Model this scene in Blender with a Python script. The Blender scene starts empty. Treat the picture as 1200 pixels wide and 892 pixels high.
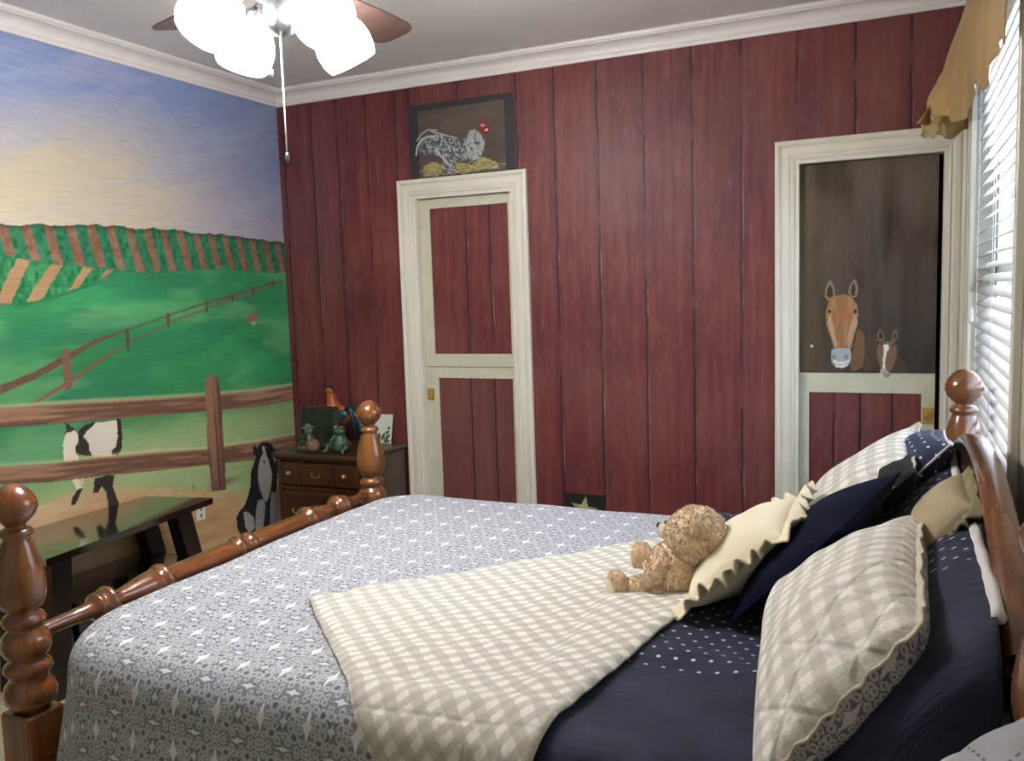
import bpy, math, random
import numpy as np
from mathutils import Vector, Matrix
random.seed(7)
PI = math.pi
SC = bpy.context.scene
COL = SC.collection

# ------------------------------------------------------------------ helpers
def lin(c):
    if isinstance(c, str):
        c = [int(c[i:i+2], 16)/255 for i in (1, 3, 5)]
    return tuple((x/12.92 if x <= .04045 else ((x+.055)/1.055)**2.4) for x in c[:3])

def vsub(a, b): return (a[0]-b[0], a[1]-b[1], a[2]-b[2])
def sstep(a, b, x):
    t = max(0., min(1., (x-a)/(b-a))); return t*t*(3-2*t)
def lerp(a, b, t): return a+(b-a)*t

class MB:
    """collects vertices, faces, uvs and material slots for one mesh"""
    def __init__(s): s.v = []; s.f = []; s.m = []; s.uv = {}; s.sm = []
    def add(s, vs, fs, mi=0, uvs=None, smooth=True, mat=None):
        o = len(s.v)
        if mat is not None: vs = [tuple(mat @ Vector(p)) for p in vs]
        s.v += [tuple(p) for p in vs]
        for f in fs:
            s.f.append(tuple(i+o for i in f)); s.m.append(mi); s.sm.append(smooth)
        if uvs is not None:
            for i, u in enumerate(uvs): s.uv[i+o] = u
        return s
    def box(s, x0, x1, y0, y1, z0, z1, b=0.0, mi=0, mat=None):
        # box with chamfered edges
        if b <= 0:
            vs = [(x, y, z) for x in (x0, x1) for y in (y0, y1) for z in (z0, z1)]
            fs = [(0,1,3,2),(4,6,7,5),(0,4,5,1),(2,3,7,6),(0,2,6,4),(1,5,7,3)]
            return s.add(vs, fs, mi, None, False, mat)
        vs = []; idx = {}
        X = (x0, x1); Y = (y0, y1); Z = (z0, z1)
        for i in (0,1):
            for j in (0,1):
                for k in (0,1):
                    sx = b if i == 0 else -b; sy = b if j == 0 else -b; sz = b if k == 0 else -b
                    for a, d in enumerate(((0,sy,sz),(sx,0,sz),(sx,sy,0))):
                        idx[(i,j,k,a)] = len(vs); vs.append((X[i]+d[0], Y[j]+d[1], Z[k]+d[2]))
        g = lambda i,j,k,a: idx[(i,j,k,a)]
        fs = [(g(0,0,0,0),g(0,0,1,0),g(0,1,1,0),g(0,1,0,0)),(g(1,0,0,0),g(1,1,0,0),g(1,1,1,0),g(1,0,1,0)),
              (g(0,0,0,1),g(1,0,0,1),g(1,0,1,1),g(0,0,1,1)),(g(0,1,0,1),g(0,1,1,1),g(1,1,1,1),g(1,1,0,1)),
              (g(0,0,0,2),g(0,1,0,2),g(1,1,0,2),g(1,0,0,2)),(g(0,0,1,2),g(1,0,1,2),g(1,1,1,2),g(0,1,1,2))]
        for i in (0,1):
            for j in (0,1): fs.append((g(i,j,0,0),g(i,j,1,0),g(i,j,1,1),g(i,j,0,1)))
            for k in (0,1): fs.append((g(i,0,k,0),g(i,1,k,0),g(i,1,k,2),g(i,0,k,2)))
        for j in (0,1):
            for k in (0,1): fs.append((g(0,j,k,1),g(1,j,k,1),g(1,j,k,2),g(0,j,k,2)))
        for i in (0,1):
            for j in (0,1):
                for k in (0,1): fs.append((g(i,j,k,0),g(i,j,k,1),g(i,j,k,2)))
        return s.add(vs, fs, mi, None, False, mat)
    def lathe(s, prof, seg=28, mat=None, mi=0, caps=True):
        # prof: list of (z, r) around local Z
        vs = []; fs = []; n = len(prof)
        for z, r in prof:
            for k in range(seg):
                a = 2*PI*k/seg; vs.append((r*math.cos(a), r*math.sin(a), z))
        for i in range(n-1):
            for k in range(seg):
                k2 = (k+1) % seg
                fs.append((i*seg+k, i*seg+k2, (i+1)*seg+k2, (i+1)*seg+k))
        if caps:
            fs.append(tuple(range(seg-1, -1, -1))); fs.append(tuple((n-1)*seg+k for k in range(seg)))
        return s.add(vs, fs, mi, None, True, mat)
    def tube(s, pts, r, seg=10, mi=0):
        pts = [Vector(p) for p in pts]; n = len(pts); vs = []; fs = []
        rs = r if isinstance(r, (list, tuple)) else [r]*n
        up = Vector((0,0,1)); prev = None
        for i, p in enumerate(pts):
            t = (pts[min(i+1,n-1)]-pts[max(i-1,0)]).normalized()
            if prev is None:
                a = up if abs(t.dot(up)) < .95 else Vector((1,0,0))
                x = (a - t*a.dot(t)).normalized()
            else:
                x = (prev - t*prev.dot(t)).normalized()
            prev = x; y = t.cross(x)
            for k in range(seg):
                an = 2*PI*k/seg; q = p + (x*math.cos(an)+y*math.sin(an))*rs[i]; vs.append(tuple(q))
        for i in range(n-1):
            for k in range(seg):
                k2 = (k+1) % seg; fs.append((i*seg+k, i*seg+k2, (i+1)*seg+k2, (i+1)*seg+k))
        fs.append(tuple(range(seg-1,-1,-1))); fs.append(tuple((n-1)*seg+k for k in range(seg)))
        return s.add(vs, fs, mi, None, True)
    def ball(s, c, r, seg=24, rings=14, mi=0, mat=None, disp=None):
        rx, ry, rz = r if isinstance(r, (list, tuple)) else (r, r, r)
        vs = []; fs = []
        for i in range(rings+1):
            th = PI*i/rings
            for k in range(seg):
                a = 2*PI*k/seg
                d = Vector((math.sin(th)*math.cos(a), math.sin(th)*math.sin(a), -math.cos(th)))
                q = 1+(disp(d) if disp else 0)
                vs.append((d.x*rx*q, d.y*ry*q, d.z*rz*q))
        for i in range(rings):
            for k in range(seg):
                k2 = (k+1) % seg; fs.append((i*seg+k, i*seg+k2, (i+1)*seg+k2, (i+1)*seg+k))
        M = Matrix.Translation(Vector(c)) @ (mat if mat is not None else Matrix.Identity(4))
        return s.add(vs, fs, mi, None, True, M)
    def grid(s, P, nu, nv, uvs=None, mi=0, smooth=True, flip=False, closed=False):
        # P: list of points index i*nv+j
        fs = []
        for i in range(nu-1 if not closed else nu):
            i2 = (i+1) % nu
            for j in range(nv-1):
                q = (i*nv+j, i2*nv+j, i2*nv+j+1, i*nv+j+1)
                fs.append(q[::-1] if flip else q)
        return s.add(P, fs, mi, uvs, smooth)

WO = {}
def obj(name, mb, mats, parent=None, origin=None, sub=0, solid=0, clean=False):
    V = np.array(mb.v, dtype=float)
    lo = V.min(0); hi = V.max(0)
    if origin is None: origin = ((lo[0]+hi[0])/2, (lo[1]+hi[1])/2, lo[2])
    me = bpy.data.meshes.new(name)
    W = V-np.array(origin)
    me.from_pydata([tuple(p) for p in W.tolist()], [], mb.f)
    if not isinstance(mats, (list, tuple)): mats = [mats]
    for m in mats: me.materials.append(m)
    me.polygons.foreach_set('material_index', mb.m)
    me.polygons.foreach_set('use_smooth', mb.sm)
    uvl = me.uv_layers.new(name='UVMap')
    nl = len(me.loops); vi = np.empty(nl, dtype=np.int32); me.loops.foreach_get('vertex_index', vi)
    out = np.zeros((nl, 2))
    if len(mb.uv) == len(mb.v):
        U = np.array([mb.uv[i] for i in range(len(mb.v))]); out = U[vi]
    else:
        for p in me.polygons:
            n = p.normal; a = max(range(3), key=lambda k: abs(n[k]))
            for li in p.loop_indices:
                i = vi[li]; w = V[i]
                if i in mb.uv: out[li] = mb.uv[i]
                elif a == 0: out[li] = (w[1], w[2])
                elif a == 1: out[li] = (w[0], w[2])
                else: out[li] = (w[0], w[1])
    uvl.data.foreach_set('uv', out.ravel())
    me.update()
    o = bpy.data.objects.new(name, me); COL.objects.link(o)
    po = WO[parent.name] if parent is not None else (0, 0, 0)
    o.location = vsub(origin, po)
    if parent is not None: o.parent = parent
    WO[o.name] = tuple(origin)
    if solid:
        md = o.modifiers.new('thick', 'SOLIDIFY'); md.thickness = solid; md.offset = -1
    if sub:
        md = o.modifiers.new('sub', 'SUBSURF'); md.levels = sub; md.render_levels = sub
    return o

def thing(name, label, cat, loc, group=None):
    o = bpy.data.objects.new(name, None); COL.objects.link(o)
    o.empty_display_size = .05; o.location = loc; WO[o.name] = tuple(loc)
    return tag(o, label, cat, group)
def tag(o, label=None, cat=None, group=None, kind=None):
    if label: o['label'] = label
    if cat: o['category'] = cat
    if group: o['group'] = group
    if kind: o['kind'] = kind
    return o
def struct(name, mb, m, label=None, parent=None):
    o = obj(name, mb, m, parent)
    if parent is None: tag(o, label, None, None, 'structure')
    elif label: o['label'] = label
    return o

# ------------------------------------------------------------------ node material builder
class NM:
    def __init__(s, name, rough=.6, spec=.5, metal=0., coat=0., sheen=0.):
        s.mat = bpy.data.materials.new(name); s.mat.use_nodes = True
        s.nt = s.mat.node_tree; s.N = s.nt.nodes; s.L = s.nt.links
        s.b = s.N['Principled BSDF']
        s.b.inputs['Roughness'].default_value = rough
        s.b.inputs['Specular IOR Level'].default_value = spec
        s.b.inputs['Metallic'].default_value = metal
        s.b.inputs['Coat Weight'].default_value = coat
        s.b.inputs['Coat Roughness'].default_value = .12
        s.b.inputs['Sheen Weight'].default_value = sheen
    def link(s, a, inp):
        if hasattr(a, 'is_linked') or isinstance(a, bpy.types.NodeSocket): s.L.new(a, inp)
        else: inp.default_value = a
    def m(s, op, a, b=0., c=0., clamp=False):
        n = s.N.new('ShaderNodeMath'); n.operation = op; n.use_clamp = clamp
        s.link(a, n.inputs[0]); s.link(b, n.inputs[1]); s.link(c, n.inputs[2]); return n.outputs[0]
    def coord(s, kind='UV'):
        n = s.N.new('ShaderNodeTexCoord'); return n.outputs[kind]
    def sep(s, v):
        n = s.N.new('ShaderNodeSeparateXYZ'); s.link(v, n.inputs[0]); return n.outputs
    def comb(s, x, y, z=0.):
        n = s.N.new('ShaderNodeCombineXYZ'); s.link(x, n.inputs[0]); s.link(y, n.inputs[1]); s.link(z, n.inputs[2]); return n.outputs[0]
    def noise(s, v, scale=5., detail=3., rough=.5, dist=0., out='Fac'):
        n = s.N.new('ShaderNodeTexNoise'); s.link(v, n.inputs['Vector'])
        n.inputs['Scale'].default_value = scale; n.inputs['Detail'].default_value = detail
        n.inputs['Roughness'].default_value = rough; n.inputs['Distortion'].default_value = dist
        return n.outputs[out]
    def mapv(s, v, sc=(1,1,1), loc=(0,0,0), rot=(0,0,0)):
        n = s.N.new('ShaderNodeMapping'); s.link(v, n.inputs[0]); n.inputs['Scale'].default_value = sc
        n.inputs['Location'].default_value = loc; n.inputs['Rotation'].default_value = rot; return n.outputs[0]
    def mix(s, f, a, b, blend='MIX'):
        n = s.N.new('ShaderNodeMix'); n.data_type = 'RGBA'; n.blend_type = blend; n.clamp_factor = True
        s.link(f, n.inputs[0])
        for x, i in ((a, 6), (b, 7)):
            if isinstance(x, (str, tuple, list)): n.inputs[i].default_value = (*lin(x), 1)
            else: s.L.new(x, n.inputs[i])
        return n.outputs[2]
    def ramp(s, f, stops):
        n = s.N.new('ShaderNodeValToRGB'); s.link(f, n.inputs[0]); e = n.color_ramp.elements
        while len(e) < len(stops): e.new(.5)
        for i, (p, c) in enumerate(stops):
            e[i].position = p
            e[i].color = (*lin(c), 1) if not isinstance(c, (int, float)) else (c, c, c, 1)
        return n.outputs[0]
    def step(s, a, b, x):   # smooth ramp 0..1 from a to b
        n = s.N.new('ShaderNodeMapRange'); n.interpolation_type = 'SMOOTHSTEP'
        s.link(x, n.inputs[0]); n.inputs[1].default_value = a; n.inputs[2].default_value = b
        n.inputs[3].default_value = 0; n.inputs[4].default_value = 1; return n.outputs[0]
    def attr(s, name):
        n = s.N.new('ShaderNodeAttribute'); n.attribute_name = name; return n.outputs['Color']
    def bump(s, h, strength=.3, dist=.01):
        n = s.N.new('ShaderNodeBump'); n.inputs['Strength'].default_value = strength
        n.inputs['Distance'].default_value = dist; s.link(h, n.inputs['Height'])
        s.L.new(n.outputs[0], s.b.inputs['Normal']); return s
    def col(s, c):
        if isinstance(c, (str, tuple, list)): s.b.inputs['Base Color'].default_value = (*lin(c), 1)
        else: s.L.new(c, s.b.inputs['Base Color'])
        return s

def plain(name, c, rough=.6, c2=None, scale=8., metal=0., coat=0., spec=.5, bump=0., bscale=60., sheen=0., stretch=(1,1,1)):
    n = NM(name, rough, spec, metal, coat, sheen)
    o = n.mapv(n.coord('Object'), stretch)
    f = n.noise(o, scale, 4, .6)
    n.col(n.mix(n.step(.3, .7, f), c, c2 or c))
    if bump: n.bump(n.noise(o, bscale, 3, .6), bump, .004)
    return n.mat

# ------------------------------------------------------------------ painted panels (colour laid on a fine mesh)
def vnoise(U, V, su, sv, seed=0):
    rng = np.random.RandomState(seed); T = rng.rand(257, 257)
    x = U*su; y = V*sv; xi = np.floor(x).astype(int); yi = np.floor(y).astype(int)
    fx = x-xi; fy = y-yi; fx = fx*fx*(3-2*fx); fy = fy*fy*(3-2*fy)
    a = T[xi % 256, yi % 256]; b = T[(xi+1) % 256, yi % 256]; c = T[xi % 256, (yi+1) % 256]; d = T[(xi+1) % 256, (yi+1) % 256]
    return (a*(1-fx)+b*fx)*(1-fy)+(c*(1-fx)+d*fx)*fy
def fnoise(U, V, su, sv, seed=0, o=3):
    r = 0; w = 0
    for k in range(o): r = r+vnoise(U, V, su*2**k, sv*2**k, seed+k)*.5**k; w += .5**k
    return r/w
def nst(a, b, x):
    t = np.clip((x-a)/(b-a), 0, 1); return t*t*(3-2*t)
class Canvas:
    def __init__(s, us, vs, base='#808080'):
        s.us = us; s.vs = vs; s.U, s.V = np.meshgrid(us, vs, indexing='ij')
        s.C = np.ones(s.U.shape+(3,))*np.array(lin(base))
    def put(s, mask, c, a=1.):
        m = np.clip(mask*a, 0, 1)[..., None]
        c = np.array(lin(c)) if isinstance(c, (str, tuple, list)) else c
        s.C = s.C*(1-m)+c*m
    def inside(s, pts, jit=0., seed=1):
        U, V = s.U, s.V
        if jit:
            U = U+(vnoise(U, V, 40, 40, seed)-.5)*2*jit; V = V+(vnoise(U, V, 40, 40, seed+9)-.5)*2*jit
        lo = np.min(pts, 0)-jit-.01; hi = np.max(pts, 0)+jit+.01
        box = (U > lo[0]) & (U < hi[0]) & (V > lo[1]) & (V < hi[1])
        r = np.zeros(U.shape, bool); u = U[box]; v = V[box]; c = np.zeros(u.shape, bool); n = len(pts)
        for i in range(n):
            x1, y1 = pts[i]; x2, y2 = pts[(i+1) % n]
            if y1 == y2: continue
            c ^= ((y1 > v) != (y2 > v)) & (u < (x2-x1)*(v-y1)/(y2-y1)+x1)
        r[box] = c; return r.astype(float)
    def poly(s, pts, c, a=1., jit=0., seed=1): s.put(s.inside(pts, jit, seed), c, a)
    def dist(s, pts):
        D = np.full(s.U.shape, 9.)
        for (x1, y1), (x2, y2) in zip(pts[:-1], pts[1:]):
            dx, dy = x2-x1, y2-y1; L = dx*dx+dy*dy+1e-12
            t = np.clip(((s.U-x1)*dx+(s.V-y1)*dy)/L, 0, 1)
            D = np.minimum(D, np.hypot(s.U-x1-t*dx, s.V-y1-t*dy))
        return D
    def line(s, pts, w, c, a=1.): s.put(1-nst(w*.6, w*1.2, s.dist(pts)), c, a)
    def build(s, name, mat, xyz, parent=None, flip=False):
        nu, nv = s.U.shape
        P = xyz(s.U.ravel(), s.V.ravel())
        lo = P.min(0); hi = P.max(0); org = np.array([(lo[0]+hi[0])/2, (lo[1]+hi[1])/2, lo[2]])
        me = bpy.data.meshes.new(name); me.vertices.add(nu*nv); me.vertices.foreach_set('co', (P-org).ravel())
        I = np.arange(nu*nv).reshape(nu, nv)
        Q = np.stack([I[:-1, :-1], I[1:, :-1], I[1:, 1:], I[:-1, 1:]], -1).reshape(-1, 4)
        if flip: Q = Q[:, ::-1]
        nf = len(Q); me.loops.add(nf*4); me.loops.foreach_set('vertex_index', Q.astype(np.int32).ravel())
        me.polygons.add(nf); me.polygons.foreach_set('loop_start', np.arange(nf, dtype=np.int32)*4)
        me.polygons.foreach_set('loop_total', np.full(nf, 4, dtype=np.int32))
        me.update(calc_edges=True); me.validate()
        ca = me.color_attributes.new('paint', 'FLOAT_COLOR', 'POINT')
        ca.data.foreach_set('color', np.concatenate([s.C.reshape(-1, 3), np.ones((nu*nv, 1))], 1).astype(np.float32).ravel())
        uvl = me.uv_layers.new(name='UVMap')
        uvl.data.foreach_set('uv', np.stack([s.U.ravel(), s.V.ravel()], 1)[Q.ravel()].ravel())
        me.materials.append(mat)
        o = bpy.data.objects.new(name, me); COL.objects.link(o)
        po = WO[parent.name] if parent is not None else (0, 0, 0)
        o.location = vsub(tuple(org), po); WO[o.name] = tuple(org)
        if parent is not None: o.parent = parent
        return o
def paint_mat(name, rough=.55, streak=(4, 60, 1), amt=.25):
    n = NM(name, rough, .3)
    f = n.noise(n.mapv(n.coord('UV'), streak), 3., 4, .65)
    g = n.mix(n.m('MULTIPLY', n.step(.35, .8, f), amt), n.attr('paint'), (1, 1, 1), 'SOFT_LIGHT')
    f2 = n.noise(n.mapv(n.coord('UV'), streak, (3, 7, 0)), 2.3, 4, .65)
    g = n.mix(n.m('MULTIPLY', n.step(.4, .8, f2), amt), g, (.1, .1, .1), 'SOFT_LIGHT')
    n.col(g).bump(f, .08, .003); return n.mat

# ------------------------------------------------------------------ camera
f_px = 1001.48; yaw, pitch, roll = [math.radians(a) for a in (24.4284, 5.8175, -1.8122)]
CAMP = Vector((3.2458, -4.0199, 1.5027))
fwd = Vector((-math.sin(yaw)*math.cos(pitch), math.cos(yaw)*math.cos(pitch), -math.sin(pitch)))
r0 = Vector((math.cos(yaw), math.sin(yaw), 0)); u0 = r0.cross(fwd)
rt = math.cos(roll)*r0+math.sin(roll)*u0; up = -math.sin(roll)*r0+math.cos(roll)*u0
cd = bpy.data.cameras.new('camera'); cd.sensor_width = 36; cd.lens = 36*f_px/1200; cd.clip_start = .05
cam = bpy.data.objects.new('camera', cd); COL.objects.link(cam)
M = Matrix((rt, up, -fwd)).transposed().to_4x4(); M.translation = CAMP; cam.matrix_world = M
SC.camera = cam

MUR={
 'horizon':[(-1.723,1.841),(-1.613,1.845),(-1.497,1.848),(-1.33,1.862),(-1.196,1.862),(-1.053,1.862),(-0.846,1.866),(-0.679,1.858),(-0.499,1.858),(-0.305,1.849),(-0.021,1.837)],
 'cropbase':[(-1.735,1.714),(-1.663,1.712),(-1.608,1.7),(-1.512,1.688),(-1.347,1.676),(-1.214,1.671),(-1.048,1.653),(-0.865,1.659),(-0.637,1.674),(-0.387,1.672),(-0.037,1.661)],
 'lowcrop':[(-1.754,1.523),(-1.644,1.52),(-1.526,1.542),(-1.4,1.576),(-1.288,1.609),(-1.192,1.659)],
 's1':[(-1.711,1.518),(-1.782,1.52),(-1.664,1.706),(-1.604,1.704)],
 's2':[(-1.643,1.53),(-1.574,1.536),(-1.456,1.685),(-1.512,1.688)],
 's3':[(-1.442,1.573),(-1.39,1.584),(-1.303,1.677),(-1.356,1.68)],
 's4':[(-1.288,1.609),(-1.25,1.621),(-1.195,1.671),(-1.237,1.67)],
 'railtop_t':[(-1.793,1.115),(-1.569,1.099),(-1.315,1.081),(-1.027,1.057),(-0.679,1.031),(-0.312,1.01),(0.004,1.008)],
 'railtop_b':[(-1.801,1.037),(-1.577,1.017),(-1.323,0.997),(-1.035,0.975),(-0.686,0.947),(-0.321,0.92),(-0.004,0.918)],
 'raillow_t':[(-1.816,0.882),(-1.592,0.852),(-1.339,0.83),(-1.051,0.8),(-0.704,0.754),(-0.338,0.727),(-0.022,0.713)],
 'raillow_b':[(-1.823,0.811),(-1.6,0.773),(-1.347,0.746),(-1.06,0.71),(-0.712,0.671),(-0.347,0.627),(-0.032,0.602)],
 'post':[(-0.69,1.103),(-0.664,1.127),(-0.633,1.137),(-0.604,1.116),(-0.589,1.079),(-0.583,0.942),(-0.585,0.714),(-0.59,0.513),(-0.695,0.527),(-0.7,0.735),(-0.697,0.958)],
 'f2t':[(-1.788,1.169),(-1.636,1.211),(-1.492,1.265),(-1.336,1.335),(-1.156,1.386),(-0.907,1.444),(-0.642,1.499),(-0.465,1.531),(-0.262,1.57),(-0.041,1.613)],
 'f2t2':[(-1.785,1.203),(-1.633,1.243),(-1.489,1.298),(-1.334,1.358),(-1.155,1.394),(-0.906,1.452),(-0.641,1.508),(-0.464,1.54),(-0.261,1.58),(-0.04,1.622)],
 'f2b':[(-1.662,1.104),(-1.48,1.169),(-1.345,1.237),(-1.162,1.323),(-0.91,1.406),(-0.644,1.469),(-0.467,1.509),(-0.263,1.556),(-0.042,1.608)],
 'f2b2':[(-1.645,1.123),(-1.478,1.191),(-1.343,1.256),(-1.161,1.331),(-0.91,1.415),(-0.644,1.478),(-0.466,1.518),(-0.263,1.561),(-0.041,1.613)],
 'p1':[(-1.499,1.317),(-1.477,1.334),(-1.458,1.314),(-1.461,1.152),(-1.499,1.149)],
 'p2':[(-1.16,1.394),(-1.14,1.397),(-1.146,1.291),(-1.16,1.292)],
 'p3':[(-0.911,1.46),(-0.895,1.46),(-0.896,1.393),(-0.912,1.39)],
 'p4':[(-0.652,1.517),(-0.634,1.521),(-0.634,1.451),(-0.652,1.452)],
 'p5':[(-0.457,1.554),(-0.444,1.554),(-0.442,1.508),(-0.455,1.504)],
 'p6':[(-0.295,1.585),(-0.281,1.585),(-0.279,1.533),(-0.293,1.533)],
 'p7':[(-0.13,1.617),(-0.115,1.617),(-0.111,1.579),(-0.126,1.579)],
 'sandtop':[(-1.833,0.703),(-1.648,0.686),(-1.483,0.699),(-1.306,0.69),(-1.118,0.64),(-0.91,0.593),(-0.647,0.516),(-0.364,0.447),(-0.049,0.411)],
 'cow_head':[(-1.518,0.952),(-1.499,0.975),(-1.474,0.975),(-1.454,0.957),(-1.453,0.927),(-1.468,0.903),(-1.475,0.878),(-1.46,0.856),(-1.462,0.834),(-1.488,0.824),(-1.517,0.83),(-1.531,0.851),(-1.532,0.888),(-1.529,0.918)],
 'cow_ear':[(-1.512,1.011),(-1.496,1.005),(-1.465,0.977),(-1.483,0.969),(-1.508,0.966)],
 'cow_neck':[(-1.449,0.967),(-1.43,0.983),(-1.404,0.99),(-1.359,0.995),(-1.379,0.975),(-1.411,0.957),(-1.43,0.938),(-1.407,0.911),(-1.402,0.872),(-1.391,0.843),(-1.425,0.854),(-1.459,0.867),(-1.479,0.879),(-1.477,0.893),(-1.454,0.912),(-1.455,0.95)],
 'cow_body':[(-1.411,0.957),(-1.36,0.988),(-1.241,0.985),(-1.248,0.915),(-1.258,0.858),(-1.28,0.822),(-1.391,0.843),(-1.405,0.884),(-1.414,0.924),(-1.43,0.942)],
 'cow_rump':[(-1.25,0.99),(-1.227,0.987),(-1.223,0.931),(-1.23,0.853),(-1.252,0.825),(-1.288,0.832),(-1.291,0.848),(-1.262,0.866),(-1.249,0.908),(-1.249,0.955)],
 'cow_leg1':[(-1.387,0.746),(-1.329,0.746),(-1.283,0.736),(-1.304,0.67),(-1.296,0.608),(-1.323,0.615),(-1.336,0.669),(-1.356,0.701),(-1.376,0.678),(-1.402,0.68)],
 'cow_leg2':[(-1.478,0.713),(-1.452,0.715),(-1.472,0.681),(-1.496,0.649),(-1.517,0.654),(-1.506,0.685)],
 'cow_shade':[(-1.468,0.764),(-1.383,0.746),(-1.408,0.674),(-1.445,0.644),(-1.478,0.66),(-1.457,0.704)],
 'cowlegup':[(-1.506,0.772),(-1.434,0.764),(-1.452,0.715),(-1.474,0.704),(-1.489,0.73)],
 'sheep':[(-0.371,1.419),(-0.341,1.446),(-0.286,1.453),(-0.253,1.438),(-0.249,1.405),(-0.277,1.396),(-0.292,1.383),(-0.333,1.389),(-0.367,1.382)],
 'dog_body':[(-0.327,0.696),(-0.297,0.715),(-0.255,0.712),(-0.213,0.695),(-0.193,0.667),(-0.167,0.628),(-0.166,0.562),(-0.18,0.49),(-0.193,0.418),(-0.183,0.29),(-0.23,0.177),(-0.505,0.238),(-0.527,0.292),(-0.529,0.339),(-0.506,0.371),(-0.457,0.397),(-0.425,0.447),(-0.4,0.499),(-0.395,0.56),(-0.37,0.603),(-0.346,0.641),(-0.343,0.67)],
 'dog_earl':[(-0.368,0.703),(-0.347,0.709),(-0.328,0.682),(-0.338,0.65),(-0.365,0.659)],
 'dog_blaze':[(-0.292,0.694),(-0.271,0.691),(-0.261,0.645),(-0.243,0.602),(-0.238,0.572),(-0.33,0.59),(-0.312,0.625),(-0.288,0.655)],
 'dog_chest':[(-0.329,0.595),(-0.238,0.577),(-0.221,0.524),(-0.235,0.453),(-0.262,0.394),(-0.286,0.37),(-0.311,0.406),(-0.334,0.46),(-0.343,0.525)],
 'dog_legl':[(-0.354,0.397),(-0.305,0.395),(-0.294,0.358),(-0.307,0.297),(-0.327,0.228),(-0.383,0.234),(-0.382,0.316)],
 'dog_legr':[(-0.238,0.419),(-0.187,0.407),(-0.183,0.29),(-0.212,0.208),(-0.263,0.221),(-0.262,0.31)],
 'dog_hip':[(-0.474,0.363),(-0.441,0.355),(-0.396,0.315),(-0.388,0.255),(-0.438,0.234),(-0.467,0.285)],
 'dog_nose':[(-0.292,0.612),(-0.271,0.608),(-0.273,0.593),(-0.294,0.597)],
 'dog_muzz':[(-0.205,0.62),(-0.183,0.62),(-0.178,0.59),(-0.201,0.584)],
}
HOR={
 'h_head':[(2.963,1.428),(2.985,1.446),(3.027,1.452),(3.055,1.44),(3.077,1.41),(3.084,1.365),(3.081,1.32),(3.067,1.263),(3.057,1.214),(2.986,1.214),(2.971,1.264),(2.953,1.321),(2.949,1.375)],
 'h_earl':[(2.945,1.443),(2.945,1.474),(2.959,1.511),(2.97,1.518),(2.981,1.495),(2.988,1.457),(2.978,1.431),(2.956,1.428)],
 'h_earli':[(2.952,1.451),(2.956,1.477),(2.966,1.499),(2.977,1.476),(2.978,1.442),(2.963,1.439)],
 'h_earr':[(3.041,1.456),(3.048,1.493),(3.065,1.518),(3.076,1.507),(3.083,1.473),(3.076,1.44),(3.059,1.436)],
 'h_earri':[(3.052,1.455),(3.055,1.485),(3.065,1.504),(3.072,1.477),(3.069,1.447),(3.059,1.444)],
 'h_muzz':[(2.975,1.206),(2.99,1.214),(3.05,1.214),(3.057,1.191),(3.054,1.153),(3.037,1.134),(2.994,1.13),(2.976,1.149),(2.972,1.18)],
 'h_lip':[(2.979,1.164),(3.008,1.153),(3.036,1.157),(3.05,1.168),(3.044,1.138),(3.022,1.126),(2.994,1.13)],
 'h_neck':[(3.084,1.301),(3.106,1.282),(3.113,1.206),(3.107,1.131),(3.065,1.107),(3.051,1.138),(3.068,1.225)],
 'h_neck2':[(3.092,1.263),(3.168,1.281),(3.163,1.131),(3.118,1.108),(3.099,1.187)],
 'h_facel':[(2.967,1.367),(2.978,1.329),(2.986,1.283),(3.0,1.229),(2.99,1.218),(2.971,1.275),(2.957,1.329)],
 'h_facer':[(3.07,1.365),(3.056,1.327),(3.043,1.275),(3.036,1.229),(3.05,1.218),(3.067,1.274),(3.081,1.327)],
 'h_forel':[(2.999,1.449),(3.034,1.452),(3.045,1.41),(3.024,1.373),(3.006,1.404)],
 'h_eyel':[(2.956,1.382),(2.971,1.386),(2.971,1.371),(2.96,1.371)],
 'h_eyer':[(3.066,1.384),(3.077,1.383),(3.077,1.368),(3.066,1.369)],
 'f_head':[(3.168,1.236),(3.189,1.243),(3.223,1.243),(3.24,1.221),(3.241,1.187),(3.231,1.15),(3.218,1.116),(3.18,1.116),(3.169,1.15),(3.158,1.195)],
 'f_earl':[(3.161,1.251),(3.161,1.281),(3.171,1.3),(3.185,1.281),(3.192,1.251),(3.175,1.24)],
 'f_earr':[(3.219,1.247),(3.222,1.28),(3.236,1.299),(3.243,1.28),(3.24,1.251),(3.23,1.24)],
 'f_earli':[(3.168,1.255),(3.168,1.281),(3.175,1.288),(3.182,1.273),(3.185,1.255)],
 'f_earri':[(3.226,1.251),(3.229,1.277),(3.236,1.284),(3.236,1.258)],
 'f_blaze':[(3.186,1.229),(3.206,1.232),(3.21,1.214),(3.2,1.195),(3.193,1.15),(3.197,1.116),(3.183,1.116),(3.186,1.169),(3.189,1.206)],
 'f_nose':[(3.173,1.116),(3.183,1.127),(3.2,1.124),(3.204,1.105),(3.194,1.09),(3.18,1.09)],
 'f_neck':[(3.234,1.187),(3.271,1.15),(3.292,1.106),(3.218,1.105)],
 'spot':[(2.885,1.23),(2.896,1.23),(2.896,1.218),(2.885,1.218)],
}
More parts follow.
